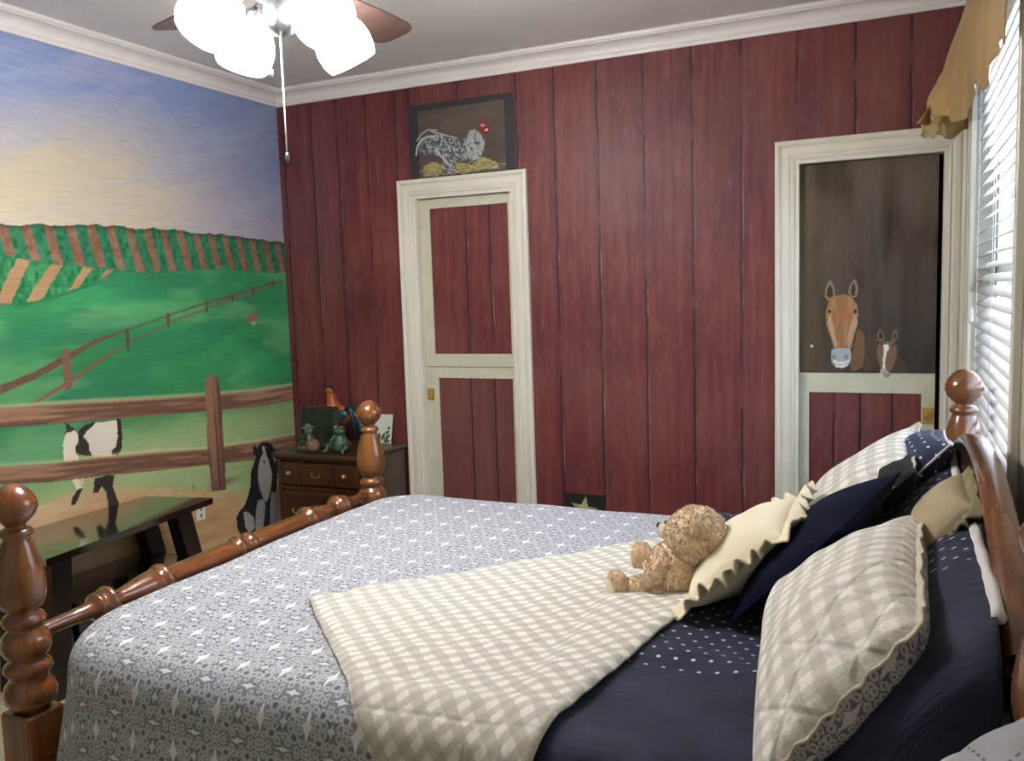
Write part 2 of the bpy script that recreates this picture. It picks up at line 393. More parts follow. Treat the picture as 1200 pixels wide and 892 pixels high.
ROO={
 'r_body':[(0.97,2.285),(1.013,2.342),(1.054,2.346),(1.104,2.328),(1.153,2.306),(1.193,2.302),(1.224,2.341),(1.254,2.347),(1.291,2.317),(1.31,2.281),(1.303,2.231),(1.277,2.195),(1.237,2.186),(1.198,2.198),(1.168,2.188),(1.108,2.197),(1.069,2.214),(1.029,2.235),(0.983,2.248)],
 'r_tail':[(0.917,2.272),(0.94,2.323),(0.972,2.337),(1.013,2.342),(1.042,2.308),(1.04,2.252),(0.998,2.238),(0.947,2.247)],
 'r_q1':[(0.914,2.321),(0.942,2.353),(0.984,2.371),(1.035,2.361)],
 'r_q2':[(0.905,2.247),(0.913,2.29),(0.94,2.323),(0.982,2.336),(1.023,2.332)],
 'r_neck':[(1.213,2.313),(1.234,2.345),(1.273,2.336),(1.3,2.295),(1.303,2.244),(1.282,2.203),(1.242,2.189),(1.204,2.21),(1.196,2.254)],
 'r_face':[(1.269,2.354),(1.284,2.373),(1.303,2.363),(1.323,2.378),(1.332,2.351),(1.34,2.333),(1.335,2.317),(1.311,2.311),(1.287,2.33)],
 'r_comb':[(1.279,2.365),(1.289,2.39),(1.299,2.376),(1.314,2.4),(1.323,2.382),(1.338,2.389),(1.332,2.351),(1.302,2.35)],
 'r_beak':[(1.312,2.336),(1.331,2.343),(1.331,2.33),(1.311,2.328)],
 'r_legs':[(1.069,2.214),(1.129,2.2),(1.146,2.146),(1.105,2.128),(1.055,2.141)],
 'r_straw1':[(0.939,2.182),(0.991,2.203),(1.067,2.183),(1.168,2.179),(1.242,2.172),(1.292,2.198),(1.34,2.189),(1.377,2.16),(1.386,2.138),(1.166,2.131),(0.952,2.132)],
 'r_cheek':[(1.283,2.361),(1.303,2.367),(1.317,2.357),(1.302,2.35)],
}
EXPO = 0.45
# ------------------------------------------------------------------ materials
def wood(name, c1, c2, rough=.35, coat=.6, axis=2, scale=14.):
    n = NM(name, rough, .5, 0, coat)
    st = [1, 1, 1]; st[axis] = .12
    o = n.mapv(n.coord('Object'), st)
    f = n.noise(o, scale, 5, .6, 1.2)
    g = n.noise(o, scale*6, 3, .6, .2)
    c = n.ramp(n.m('ADD', n.m('MULTIPLY', f, .75), n.m('MULTIPLY', g, .25)), [(.3, c1), (.52, c2), (.72, c1)])
    n.col(c).bump(g, .05, .002); return n.mat
M_bed = wood('polished_brown_wood', '#3e200c', '#804c20', .25, .8, 2, 7.)
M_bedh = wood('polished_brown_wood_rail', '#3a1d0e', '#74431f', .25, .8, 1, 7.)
M_dress = wood('dark_cherry_wood', '#241009', '#3c1d10', .35, .4, 0, 9.)
M_blade = wood('walnut_fan_blade', '#33221d', '#54403a', .4, .2, 0, 10.)
M_table = plain('black_lacquer', '#0c0807', .07, '#120c09', 6, coat=.9, spec=.8)
M_tableleg = plain('black_brown_leg', '#120b09', .5, '#1c120e')
M_brass = plain('aged_brass', '#d6b368', .35, '#b8924a', 30, metal=.55)
M_nickel = plain('brushed_nickel', '#8f9190', .35, '#6f7172', 30, metal=1.)
M_trim = plain('cream_trim_paint', '#e6e2d4', .45, '#dcd8c9', 5, bump=.03, bscale=14, stretch=(1, 1, .3))
M_trim2 = plain('cream_trim_aged', '#cfccb8', .5, '#c2c2ac', 9, bump=.06, bscale=30)
M_crown = plain('white_crown_paint', '#e8e4e1', .45, '#e2ddd9', 4)
M_ceil = plain('flat_ceiling_paint', '#e2dfde', .9, '#dad7d7', 2., bump=.05, bscale=120)
M_white = plain('white_plastic', '#e8e6e0', .4)
M_greywall = plain('pale_green_grey_wall', '#b3b0a3', .8, '#adaa9c', 2.)
M_farwall = plain('warm_white_wall', '#e0dcd2', .8, '#d8d4ca', 2.)
M_black = plain('black_gap', '#050505', .9)
M_floor = plain('beige_carpet', '#b3a893', .95, '#a3977f', 40, bump=.5, bscale=400)

def red_mat(name, seams, z_off=0.):
    n = NM(name, .5, .35); uv = n.coord('UV'); s = n.sep(uv); x, z = s[0], s[1]
    st = n.noise(n.mapv(uv, (30, 1.6, 1), (z_off, 3, 0)), 1., 6, .65)
    cl = n.noise(n.mapv(uv, (2.2, 1.4, 1), (5, z_off, 0)), 1.3, 3, .6)
    fine = n.noise(n.mapv(uv, (130, 7, 1)), 1., 3, .6)
    c = n.ramp(n.m('ADD', n.m('MULTIPLY', st, .55), n.m('MULTIPLY', cl, .45)),
               [(.30, '#451a21'), (.46, '#642b2f'), (.58, '#733937'), (.74, '#7f4e49')])
    scr = n.noise(n.mapv(uv, (16, 5, 1), (9, 1, 0)), 1.5, 6, .75)
    c = n.mix(n.m('MULTIPLY', n.step(.5, .8, scr), .45), c, '#836c68')
    big = n.noise(n.mapv(uv, (1.1, .8, 1), (2, z_off, 0)), 1.0, 2, .5)
    c = n.mix(n.m('MULTIPLY', n.step(.45, .7, big), .35), c, '#785a58')
    c = n.mix(n.m('MULTIPLY', n.step(.5, .8, fine), .3), c, '#451820')
    wob = n.m('MULTIPLY', n.m('SUBTRACT', n.noise(n.comb(0., z, 0.), 3.5, 4, .7), .5), .022)
    H = None
    for i, sx in enumerate(seams):
        d = n.m('SUBTRACT', n.m('SUBTRACT', x, sx), wob)
        ad = n.m('ABSOLUTE', d)
        var = n.noise(n.comb(float(i)*3.7, z, 0.), 2.2, 3, .7)
        w = n.m('SUBTRACT', 1., n.step(.0015, .0085, ad))
        dark = n.m('MULTIPLY', w, n.step(.34, .5, var))
        soft = n.m('MULTIPLY', n.m('SUBTRACT', 1., n.step(.0, .035, n.m('ABSOLUTE', n.m('ADD', d, .012)))), .4)
        lt = n.m('MULTIPLY', n.m('SUBTRACT', 1., n.step(.001, .006, n.m('ABSOLUTE', n.m('SUBTRACT', d, .008)))), n.step(.5, .66, var))
        c = n.mix(n.m('MULTIPLY', soft, .35+.5*((i*37) % 10)/10), c, '#3c131b')
        c = n.mix(n.m('MULTIPLY', lt, .45), c, '#a98a80')
        c = n.mix(n.m('MULTIPLY', dark, .85), c, '#1b1216')
    n.col(c).bump(st, .1, .003); return n.mat
M_red = red_mat('barn_red_planks', [.04, .235, .405, .597, .783, .87, 1.16, 1.49, 1.692, 1.912, 2.14, 2.368, 2.588, 2.83, 3.065, 3.28])
M_red1 = red_mat('barn_red_planks_small_door', [1.16, 1.30], 4.)
M_red2 = red_mat('barn_red_planks_stable_door', [2.985, 3.095, 3.225], 8.)

def weave(n, uv, s=900., strength=.25):
    q = n.sep(uv)
    a = n.m('SINE', n.m('MULTIPLY', q[0], s)); b = n.m('SINE', n.m('MULTIPLY', q[1], s))
    return n.m('MULTIPLY', a, b)
def damask(name, px=.120, py=.104, blue='#7f838e', dark='#585d6b', white='#e6e7ea', line=.5):
    n = NM(name, .9, .2, sheen=.1); uv0 = n.coord('UV'); q = n.sep(uv0)
    wn = n.noise(uv0, 70., 3, .6); wn2 = n.noise(n.mapv(uv0, (1, 1, 1), (7, 3, 0)), 70., 3, .6)
    wx = n.m('MULTIPLY', n.m('SUBTRACT', wn, .5), .10); wy = n.m('MULTIPLY', n.m('SUBTRACT', wn2, .5), .10)
    def fr(x, p, o, w): return n.m('ABSOLUTE', n.m('SUBTRACT', n.m('FRACT', n.m('ADD', n.m('ADD', n.m('DIVIDE', x, p), o), w)), .5))
    def hyp(a, b): return n.m('SQRT', n.m('ADD', n.m('MULTIPLY', a, a), n.m('MULTIPLY', b, b)))
    S = lambda a, b: n.m('SUBTRACT', a, b)
    X0, Y0 = fr(q[0], px, 0., wx), fr(q[1], py, 0., wy); X1, Y1 = fr(q[0], px, .5, wx), fr(q[1], py, .5, wy)
    def astroid(a, b, sa, sb, r):
        v = n.m('ADD', n.m('POWER', n.m('DIVIDE', a, sa), .6), n.m('POWER', n.m('DIVIDE', b, sb), .6))
        return n.m('SUBTRACT', 1., n.step(r-.14, r+.05, v))
    st = n.m('MAXIMUM', astroid(X1, Y1, .14, .44, 1.), astroid(X1, Y1, .24, .11, 1.))   # bright four-point stars in lines
    st2 = astroid(X0, Y0, .25, .085, 1.)
    st3 = astroid(X0, Y1, .12, .16, 1.)
    def ring(a, b, r, w): return n.m('SUBTRACT', 1., n.step(w*.3, w, n.m('ABSOLUTE', S(hyp(a, b), r))))
    def spot(a, b, r): return n.m('SUBTRACT', 1., n.step(r*.5, r, hyp(a, b)))
    rs = [ring(S(X0, .24), S(Y0, .27), .085, .040), ring(S(X0, .40), S(Y0, .20), .050, .034), ring(S(X0, .17), S(Y0, .42), .060, .034),
          ring(S(X0, .06), S(Y0, .26), .055, .034), ring(S(X0, .36), S(Y0, .40), .045, .03), ring(S(X0, .46), S(Y0, .05), .05, .035), ring(S(X0, .30), S(Y0, .06), .05, .03), ring(S(X0, .12), S(Y0, .14), .05, .03), ring(S(X0, .28), S(Y0, .46), .045, .03)]
    lines = rs[0]
    for r_ in rs[1:]: lines = n.m('MAXIMUM', lines, r_)
    dk = n.m('MAXIMUM', spot(S(X0, .24), S(Y0, .27), .060), n.m('MAXIMUM', spot(S(X0, .36), S(Y0, .12), .05), spot(S(X0, .10), S(Y0, .38), .07)))
    c = n.mix(n.m('MULTIPLY', dk, .9), blue, dark)
    c = n.mix(n.m('MULTIPLY', lines, line), c, white)
    speck = n.noise(uv0, 260., 2, .6)
    c = n.mix(n.m('MULTIPLY', n.step(.5, .7, speck), .28), c, white)
    c = n.mix(n.m('MULTIPLY', n.m('SUBTRACT', 1., n.step(.3, .48, speck)), .22), c, dark)
    c = n.mix(n.m('MAXIMUM', n.m('MAXIMUM', st, st2), n.m('MULTIPLY', st3, .8)), c, white)
    n.col(c); n.bump(n.m('ADD', n.noise(uv0, 14., 3, .5), n.m('MULTIPLY', speck, .12)), .25, .012)
    return n.mat
M_damask = damask('blue_grey_damask')
M_damaskp = damask('blue_grey_damask_pillow', .12, .104, '#6f7386', '#4f5468', '#d8d3ce', .8)

def gingham(name, per=.046, per2=.031, white='#eeebe2', mid='#cac7bd', dark='#bab6ab', quilt=.3, qs=.11, soft=.1, warp=.18):
    n = NM(name, .92, .15, sheen=.1); uv = n.coord('UV'); q = n.sep(uv)
    wn = n.m('MULTIPLY', n.m('SUBTRACT', n.noise(uv, 22., 2, .5), .5), warp)
    def st(x, per):
        t = n.m('ABSOLUTE', n.m('SUBTRACT', n.m('FRACT', n.m('ADD', n.m('DIVIDE', x, per), wn)), .5))
        return n.step(.25-soft*.5, .25+soft*.5, t)
    a, b = st(q[0], per), st(q[1], per2)
    s = n.m('MULTIPLY', n.m('ADD', a, b), .5)
    c = n.ramp(s, [(.05, white), (.5, mid), (.95, dark)])
    fib = n.noise(n.mapv(uv, (160, 700, 1)), 1., 3, .6)
    c = n.mix(n.m('MULTIPLY', n.step(.45, .8, fib), .3), c, white)
    # quilting grid pressed into the cloth
    def ln(x, o=0.):
        t = n.m('ABSOLUTE', n.m('SUBTRACT', n.m('FRACT', n.m('ADD', n.m('DIVIDE', x, qs), o)), .5)); return n.step(.0, .10, t)
    u = n.m('ADD', q[0], q[1]); v = n.m('SUBTRACT', q[0], q[1])
    h = n.m('MULTIPLY', ln(u), ln(v))
    n.col(c); n.bump(n.m('ADD', n.m('MULTIPLY', h, .7), n.m('MULTIPLY', n.noise(uv, 55., 4, .6), .9)), quilt, .012)
    return n.mat
M_ging = gingham('greige_gingham_quilt', quilt=.25)
M_gingp = gingham('greige_gingham_sham', .047, .054, '#f4f1ea', '#d6d3c9', '#c6c2b7', quilt=.55, qs=.16, soft=.16, warp=.2)

def navy_mat(name, base='#1b2440', dots=None, sp=.034, vmin=-9., vmax=9., umin=-9., umax=9., base2='#232c48', rough=.75):
    n = NM(name, rough, .3, sheen=.06); uv = n.coord('UV'); q = n.sep(uv)
    c = n.mix(n.step(.35, .7, n.noise(uv, 6., 3, .5)), base, base2)
    if dots:
        row = n.m('FLOOR', n.m('DIVIDE', q[1], sp))
        off = n.m('MULTIPLY', n.m('MODULO', n.m('ABSOLUTE', row), 2.), .5)
        fx = n.m('SUBTRACT', n.m('FRACT', n.m('ADD', n.m('DIVIDE', q[0], sp*1.1), off)), .5)
        fy = n.m('SUBTRACT', n.m('FRACT', n.m('DIVIDE', q[1], sp)), .5)
        d = n.m('SQRT', n.m('ADD', n.m('MULTIPLY', fx, fx), n.m('MULTIPLY', fy, fy)))
        sp_ = n.m('SUBTRACT', 1., n.step(.09, .15, d))
        rg = n.m('MULTIPLY', n.m('GREATER_THAN', q[1], vmin), n.m('LESS_THAN', q[1], vmax))
        rg = n.m('MULTIPLY', rg, n.m('MULTIPLY', n.m('GREATER_THAN', q[0], umin), n.m('LESS_THAN', q[0], umax)))
        c = n.mix(n.m('MULTIPLY', sp_, rg), c, dots)
    n.col(c); n.bump(n.noise(n.mapv(uv, (3, 9, 1)), 3., 4, .55), .35, .03); return n.mat
M_navy = navy_mat('navy_duvet_embroidered', '#181d33', '#c6cbd8', .034, -2.33, -1.02, base2='#20263c')
M_velvet = plain('navy_velvet', '#090d20', .95, '#0c1228', 12, sheen=.0, spec=.12, bump=.1, bscale=50)
M_cream = plain('cream_linen', '#ece3c9', .9, '#e4dabe', 9, bump=.12, bscale=90)
M_tan = plain('tan_linen', '#a8977a', .9, '#9a8a70', 9, bump=.12, bscale=90)
M_tanr = plain('olive_tan_ruffle', '#8a8060', .9, '#757055', 20, bump=.2, bscale=60)
M_piping = plain('greige_piping', '#cfc9b8', .9, '#bdb7a6', 60)
M_fur = plain('teddy_plush', '#ecc9a0', .95, '#f4dab6', 220, sheen=.5, bump=.3, bscale=260)
M_furlt = plain('teddy_pale_plush', '#e6dabd', .95, '#dccfae', 60, sheen=.3)
M_eye = plain('black_glass_bead', '#0a0707', .1)
M_gold = plain('gold_satin_valance', '#b39259', .5, '#a6854c', 5, sheen=.3, bump=.1, bscale=30)
M_glass = None
def emis(name, c, st):
    m = bpy.data.materials.new(name); m.use_nodes = True; nt = m.node_tree; b = nt.nodes['Principled BSDF']
    b.inputs['Base Color'].default_value = (*lin(c), 1)
    b.inputs['Emission Color'].default_value = (*lin(c), 1); b.inputs['Emission Strength'].default_value = st
    b.inputs['Roughness'].default_value = .3; return m
M_shade = emis('lit_frosted_glass', '#fbf8f7', 53.)
gm = NM('window_glass', .02); gm.b.inputs['Transmission Weight'].default_value = 1.; gm.b.inputs['IOR'].default_value = 1.1
gm.col('#f4f8fa'); M_glass = gm.mat

# ------------------------------------------------------------------ room shell
W, H, YB = 3.50, 2.68, -4.9
ZC = 2.60
mb = MB().box(-.15, W+.15, YB-.1, .3, -.1, 0); struct('floor', mb, M_floor, 'beige carpeted floor')
mb = MB().box(-.15, W+.15, YB-.1, .3, H, H+.1); struct('ceiling', mb, M_ceil, 'flat pale grey ceiling')
mb = MB().box(-.1, W+.1, YB-.1, YB, 0, H); struct('wall_front', mb, M_farwall, 'plain pale wall opposite the red planks')
# red plank wall with two door openings
D1 = (.870, 1.455, 2.035); D2 = (2.822, 3.425, 2.045)
mb = MB()
for x0, x1, z0, z1 in ((0, D1[0], 0, H), (D1[0], D1[1], D1[2], H), (D1[1], D2[0], 0, H), (D2[0], D2[1], D2[2], H), (D2[1], W, 0, H)):
    mb.box(x0, x1, 0, .10, z0, z1)
wall_back = struct('wall_back', mb, M_red, 'wall painted as dark red barn planks')
# wall with the window
WY0, WY1, WZ0, WZ1 = -1.72, -.33, .86, 2.30
mb = MB()
for y0, y1, z0, z1 in ((YB, WY0, 0, H), (WY1, .1, 0, H), (WY0, WY1, 0, WZ0), (WY0, WY1, WZ1, H)):
    mb.box(W, W+.14, y0, y1, z0, z1)
struct('wall_right', mb, M_greywall, 'pale grey green wall behind the headboard')
# crown moulding, mitred round the room
def sweep_rect(mb, prof, x0, x1, y0, y1):
    # prof: (inset, z); loops round the four walls
    P = []; n = len(prof)
    for p, z in prof: P += [(x0+p, y0+p, z), (x1-p, y0+p, z), (x1-p, y1-p, z), (x0+p, y1-p, z)]
    fs = []
    for i in range(n-1):
        for k in range(4):
            k2 = (k+1) % 4; fs.append((i*4+k, i*4+k2, (i+1)*4+k2, (i+1)*4+k))
    mb.add(P, fs, 0, None, False)
prof = [(0, ZC-.004), (.012, ZC-.004), (.014, ZC+.008), (.018, ZC+.014)]
for k in range(9):
    a = k/8*PI/2; prof.append((.020+.048*(1-math.cos(a)), ZC+.016+.040*math.sin(a)))
prof += [(.072, ZC+.057), (.074, ZC+.062), (.082, ZC+.064), (.084, ZC+.074), (.080, H+.001)]
mb = MB(); sweep_rect(mb, prof, 0, W, YB, 0)
struct('trim_1', mb, M_crown, 'white crown moulding around the ceiling')
mb = MB().box(0, .014, YB, 0, 0, .12, .003); struct('baseboard_left', mb, M_trim, 'cream baseboard below the mural')
mb = MB().box(0.02, .788, -.014, 0, 0, .12, .003); mb.box(1.54, 2.735, -.014, 0, 0, .12, .003); struct('baseboard_back', mb, M_trim, 'cream baseboard below the red planks')
mb = MB().box(W-.014, W, YB, -.02, 0, .12, .003); struct('baseboard_right', mb, M_trim, 'cream baseboard behind the bed head')
# ------------------------------------------------------------------ the mural wall
us = np.concatenate([np.linspace(YB, -2.2, 120, endpoint=False), np.linspace(-2.2, 0, 480)])
vs = np.concatenate([np.linspace(0, .2, 20, endpoint=False), np.linspace(.2, ZC+.02, 680), [H]])
cv = Canvas(us, vs); U, V = cv.U, cv.V
def ext(pts, y=-5.2, dz=0.): return [(y, pts[0][1]+dz)]+list(pts)
def curve(pts): p = sorted(pts); return np.interp(U, [a for a, b in p], [b for a, b in p])
L = lambda c: np.array(lin(c))
# sky
t = nst(1.8, 2.62, V)
wv = fnoise(U+V*.4, V-U*.25, 1.2, 5., 3, 4)
blue = np.clip(1.5*(t-.32)+.9*(wv-.5)+.28*nst(-1.6, -.1, U), 0, 1)
C0 = L('#c3b8a3')*(1-nst(-1.2, -.2, U))[..., None]+L('#a5a1b0')*nst(-1.2, -.2, U)[..., None]
C1 = L('#8494bd')*(1-nst(-1.5, 0, U))[..., None]+L('#8291ba')*nst(-1.5, 0, U)[..., None]
cv.C = C0*(1-blue[..., None])+C1*blue[..., None]
cl = fnoise(U*1.0, V-U*.35, 1.6, 9., 31, 4)
cv.put(nst(.52, .72, cl), '#a5abbf', .4)
cv.put((1-nst(1.85, 2.15, V))*(1-nst(-1.7, -.9, U)), '#d6c9a6', .6)
# hillside of crop rows
hz = curve(ext(MUR['horizon'])); cb = curve(ext(MUR['cropbase'])); lc = curve(ext(MUR['lowcrop'])+[(-1.19, 1.66), (0, 1.66)])
hz = hz+.006*(vnoise(U, V, 22, 1, 5)-.5)*2
gn = fnoise(U, V, 3, 6, 11, 4); sn = fnoise(U, V, 12, 20, 12, 3); fn = fnoise(U, V, 60, 45, 13, 2)
inh = (V < hz).astype(float)
ph = (U-(hz-V)*.24+1.64)/.103
ph = ph+.10*(vnoise(U, V, 6, 3, 77)-.5); st = ph-np.floor(ph)
rows = L('#2a7250')[None, None]*np.ones(U.shape+(1,))
rows = rows+(fn-.5)[..., None]*L('#6fa87a')*.45
bw = .42+.16*nst(-.9, -1.7, U)*0+.10*(vnoise(U, V, 9, 1, 78)-.5); brown = nst(.0, .07, st)*(1-nst(bw, bw+.09, st))
bc = L('#85604c')+(fn-.5)[..., None]*.10+(sn-.5)[..., None]*.07
rows = rows*(1-brown[..., None])+bc*brown[..., None]
topd = np.exp(-((hz-V)/.018)**2)
rows = rows*(1-.45*topd[..., None])
cv.put(inh, rows)
# open pasture
pb = np.where(U < -1.192, lc, cb)
low = L('#348a56')+(gn-.5)[..., None]*L('#2a7a50')*1.0
mix = nst(.42, .62, fnoise(U+V*.6, V-U*.12, 1.8, 7, 17, 4))
low = low*(1-mix[..., None]*.55)+L('#277457')*mix[..., None]*.55
lt = nst(.5, .72, fnoise(U, V, 2.5, 9, 23, 3))
low = low*(1-lt[..., None]*.4)+L('#72ad74')*lt[..., None]*.4
lo2 = 1-nst(.78, 1.04, V)
low = low*(1-lo2[..., None]*.9)+(L('#aabf86')+(gn-.5)[..., None]*.10)*lo2[..., None]*.9
dk = np.exp(-((V-.86)/.10)**2)*(1-nst(-1.55, -1.35, U))
low = low*(1-dk[..., None]*.8)+L('#4ba06e')*dk[..., None]*.8
cv.put((V < pb).astype(float), low)
lowreg = (V < cb)*(V > lc)*(U < -1.19)
g2 = L('#2e7f4e')[None, None]+(fn-.5)[..., None]*L('#7fb583')*.5
cv.put(lowreg.astype(float), g2)
for k in ('s1', 's2', 's3', 's4'): cv.poly(MUR[k], '#ab8763', 1, .004)
cv.line([p for p in zip([a for a, b in MUR['lowcrop']], [b for a, b in MUR['lowcrop']])], .006, '#1f6f45', .7)
cv.line(MUR['cropbase'], .005, '#27784b', .5)
# receding fence
f2t = ext(MUR['f2t'], -5.2, -.9); f2t2 = ext(MUR['f2t2'], -5.2, -.8)
cv.poly(f2t[1:]+MUR['f2t2'][::-1], '#694d3e', 1, .001)
cv.poly(MUR['f2b']+MUR['f2b2'][::-1], '#7d5b47')
cv.poly([(-2.2, .92), (-1.80, .985), (-1.66, 1.10), (-1.62, 1.12), (-1.76, .97), (-2.2, .86)], '#8a6650', .0)
for k in ('p1', 'p2', 'p3', 'p4', 'p5', 'p6', 'p7'): cv.poly(MUR[k], '#5d4438' if k != 'p1' else '#7b5a48')
sh = [(-.315+(a+.315)*.9, 1.405+(b-1.405)*.8) for a, b in MUR['sheep']]; cv.poly(sh, '#80604c', .9, .003); cv.put(np.exp(-((U+.30)/.02)**2-((V-1.385)/.01)**2), '#c9b49c', .7)
# sand path
sd = curve(ext(MUR['sandtop']))+.012*(fnoise(U, V, 9, 2, 41, 3)-.5)*2
sc = L('#cba97f')+(fnoise(U, V, 3, 12, 43, 4)-.5)[..., None]*.25
sc = sc*(1-.25*nst(.4, .1, V)[..., None]) if False else sc
m = (V < sd).astype(float); cv.put(m, sc)
cv.put(np.exp(-((V-sd)/.025)**2), '#b9b57a', .5)
br = nst(.55, .7, fnoise(U-V*.5, V, 2., 10, 47, 3))*(V < .42)
cv.put(br, '#a5794f', .6)
tuft = (np.exp(-((U+.80)/.13)**2)+np.exp(-((U+.55)/.10)**2))*nst(.45, .7, fnoise(U, V, 55, 16, 51, 3))*nst(.55, .58, V)*(1-nst(.6, .68, V+.05*vnoise(U, V, 80, 1, 52)))
cv.put(np.clip(tuft, 0, 1), '#3f8a4c', .7)
cv.put(np.exp(-((U+.60)/.12)**2-((V-.555)/.02)**2), '#6b5a40', .8)
# bull calf behind the big fence
cv.poly(MUR['cowlegup'], '#e9dfc8'); cv.poly(MUR['cow_shade'], '#b8b083', .55)
for k, c in (('cow_body', '#e6dccd'), ('cow_neck', '#3a332d'), ('cow_rump', '#332c28'), ('cow_head', '#ece0cf'), ('cow_ear', '#39332c'), ('cow_leg1', '#332c2a'), ('cow_leg2', '#332c2a')):
    cv.poly(MUR[k], c, 1, .002)
cv.poly([(-1.335, .70), (-1.30, .70), (-1.27, .60), (-1.25, .45), (-1.34, .45), (-1.33, .6)], '#332c2a')
# the big fence
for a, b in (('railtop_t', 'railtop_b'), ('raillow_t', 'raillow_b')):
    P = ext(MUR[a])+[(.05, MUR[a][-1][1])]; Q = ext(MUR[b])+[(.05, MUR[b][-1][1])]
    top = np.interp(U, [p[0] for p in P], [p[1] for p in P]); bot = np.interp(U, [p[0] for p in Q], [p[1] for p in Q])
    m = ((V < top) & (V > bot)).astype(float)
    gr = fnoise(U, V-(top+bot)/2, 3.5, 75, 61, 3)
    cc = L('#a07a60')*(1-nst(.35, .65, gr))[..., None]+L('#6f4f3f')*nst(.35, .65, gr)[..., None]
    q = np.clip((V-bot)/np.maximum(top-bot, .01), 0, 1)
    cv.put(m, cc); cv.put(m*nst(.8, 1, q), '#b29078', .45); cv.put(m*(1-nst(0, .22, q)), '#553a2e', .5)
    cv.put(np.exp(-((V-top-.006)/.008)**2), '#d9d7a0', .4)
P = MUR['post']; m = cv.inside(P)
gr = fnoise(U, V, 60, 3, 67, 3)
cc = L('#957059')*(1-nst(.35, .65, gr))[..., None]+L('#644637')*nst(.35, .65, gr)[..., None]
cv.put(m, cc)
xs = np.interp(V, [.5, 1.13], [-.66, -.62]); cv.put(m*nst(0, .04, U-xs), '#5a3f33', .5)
# the sheepdog
for k, c in (('dog_body', '#26252b'), ('dog_earl', '#2e2a35'), ('dog_chest', '#b4b1ae'), ('dog_blaze', '#b9b5b2'), ('dog_legl', '#a9a7a6'), ('dog_legr', '#a09f9e'), ('dog_hip', '#aaa8a6'), ('dog_nose', '#3c3a3c'), ('dog_muzz', '#9a9894')):
    cv.poly(MUR[k], c, 1, .002)
cv.line([MUR['dog_chest'][i] for i in (8, 7, 6)], .006, '#55524f', .6)
M_mural = paint_mat('mural_paint', .6, (3, 26, 1), .22)
wl = cv.build('wall_left', M_mural, lambda u, v: np.stack([np.zeros_like(u), u, v], 1))
tag(wl, 'wall mural of green pasture, fences, calf and sheepdog', None, None, 'structure')
mb = MB().box(-.12, -.002, YB, .1, 0, H); struct('wall_backing', mb, M_greywall, None, wl)

# ------------------------------------------------------------------ rooster, star panels painted on the planks
cv = Canvas(np.linspace(.866, 1.478, 260), np.linspace(2.124, 2.503, 170), '#343236'); U, V = cv.U, cv.V
m = cv.inside([(.925, 2.47), (1.425, 2.475), (1.425, 2.13), (.925, 2.13)])
bg = L('#574c44')+(fnoise(U, V, 6, 22, 3, 3)-.5)[..., None]*.06
cv.put(m, bg); cv.put(np.exp(-((U-1.2)/.16)**2-((V-2.36)/.06)**2), '#5a4f3a', .5)
cv.poly(ROO['r_straw1'], '#857b54', 1, .008); cv.put(cv.inside(ROO['r_straw1'], .008)*(vnoise(U, V, 90, 200, 7) > .55), '#b5a96f', .7)
for q in range(26):
    a = random.uniform(.95, 1.4); b = 2.16+random.uniform(0, .035); d = random.uniform(-.05, .05)
    cv.line([(a, b), (a+d, b+random.uniform(-.02, .02))], .0025, '#a89c62', .7)
cv.poly(ROO['r_tail'], '#3f4144', 1); cv.poly(ROO['r_body'], '#4d5054', 1); cv.poly(ROO['r_legs'], '#55585b')
mk = cv.inside(ROO['r_body'])+cv.inside(ROO['r_tail'])*.5+cv.inside(ROO['r_legs'])
cv.put(np.clip(mk, 0, 1)*(vnoise(U+V, V-U, 75, 60, 9) > .52), '#92969a', .7)
cv.put(np.clip(mk, 0, 1)*(vnoise(U-V, V+U, 60, 85, 19) > .66), '#b9bcbe', .6)
cv.put(cv.inside(ROO['r_neck'])*(vnoise(U*1.0, V, 90, 40, 29) > .4), '#b3b7b6', .6)
cv.line(ROO['r_q1'], .004, '#a9acae', .9); cv.line(ROO['r_q2'], .005, '#c5c8c9', .9)
cv.line([(1.0, 2.36), (1.06, 2.34), (1.15, 2.31)], .004, '#b9bcbd', .7); cv.line([(1.02, 2.27), (1.06, 2.22), (1.11, 2.17)], .004, '#d0d2d1', .8)
cv.poly(ROO['r_face'], '#7c2226'); cv.poly(ROO['r_comb'], '#7e2e33'); cv.poly(ROO['r_cheek'], '#c98a84'); cv.poly(ROO['r_beak'], '#e2c4b2')
M_pan = paint_mat('dark_painted_panel', .5, (40, 40, 1), .1)
o = cv.build('rooster_painting', M_pan, lambda u, v: np.stack([u, np.full_like(u, -.0015), v], 1), wall_back)
o['label'] = 'painted rooster on straw in a dark opening'
cv = Canvas(np.linspace(1.692, 1.917, 90), np.linspace(.25, .478, 90), '#211f1e'); U, V = cv.U, cv.V
cx, cz = 1.800, .395
star = [(cx+(.075 if k % 2 == 0 else .03)*math.sin(k*PI/5+.15), cz+(.075 if k % 2 == 0 else .03)*math.cos(k*PI/5+.15)) for k in range(10)]
cv.poly(star, '#9a9a62'); cv.put(cv.inside(star)*(vnoise(U, V, 60, 60, 3) > .55), '#c9c48c', .7)
for k in range(0, 10, 2): cv.line([(cx, cz), star[k]], .002, '#6c6c42', .8)
o = cv.build('star_painting', M_pan, lambda u, v: np.stack([u, np.full_like(u, -.0015), v], 1), wall_back)
o['label'] = 'small dark painted panel with a yellow green star'

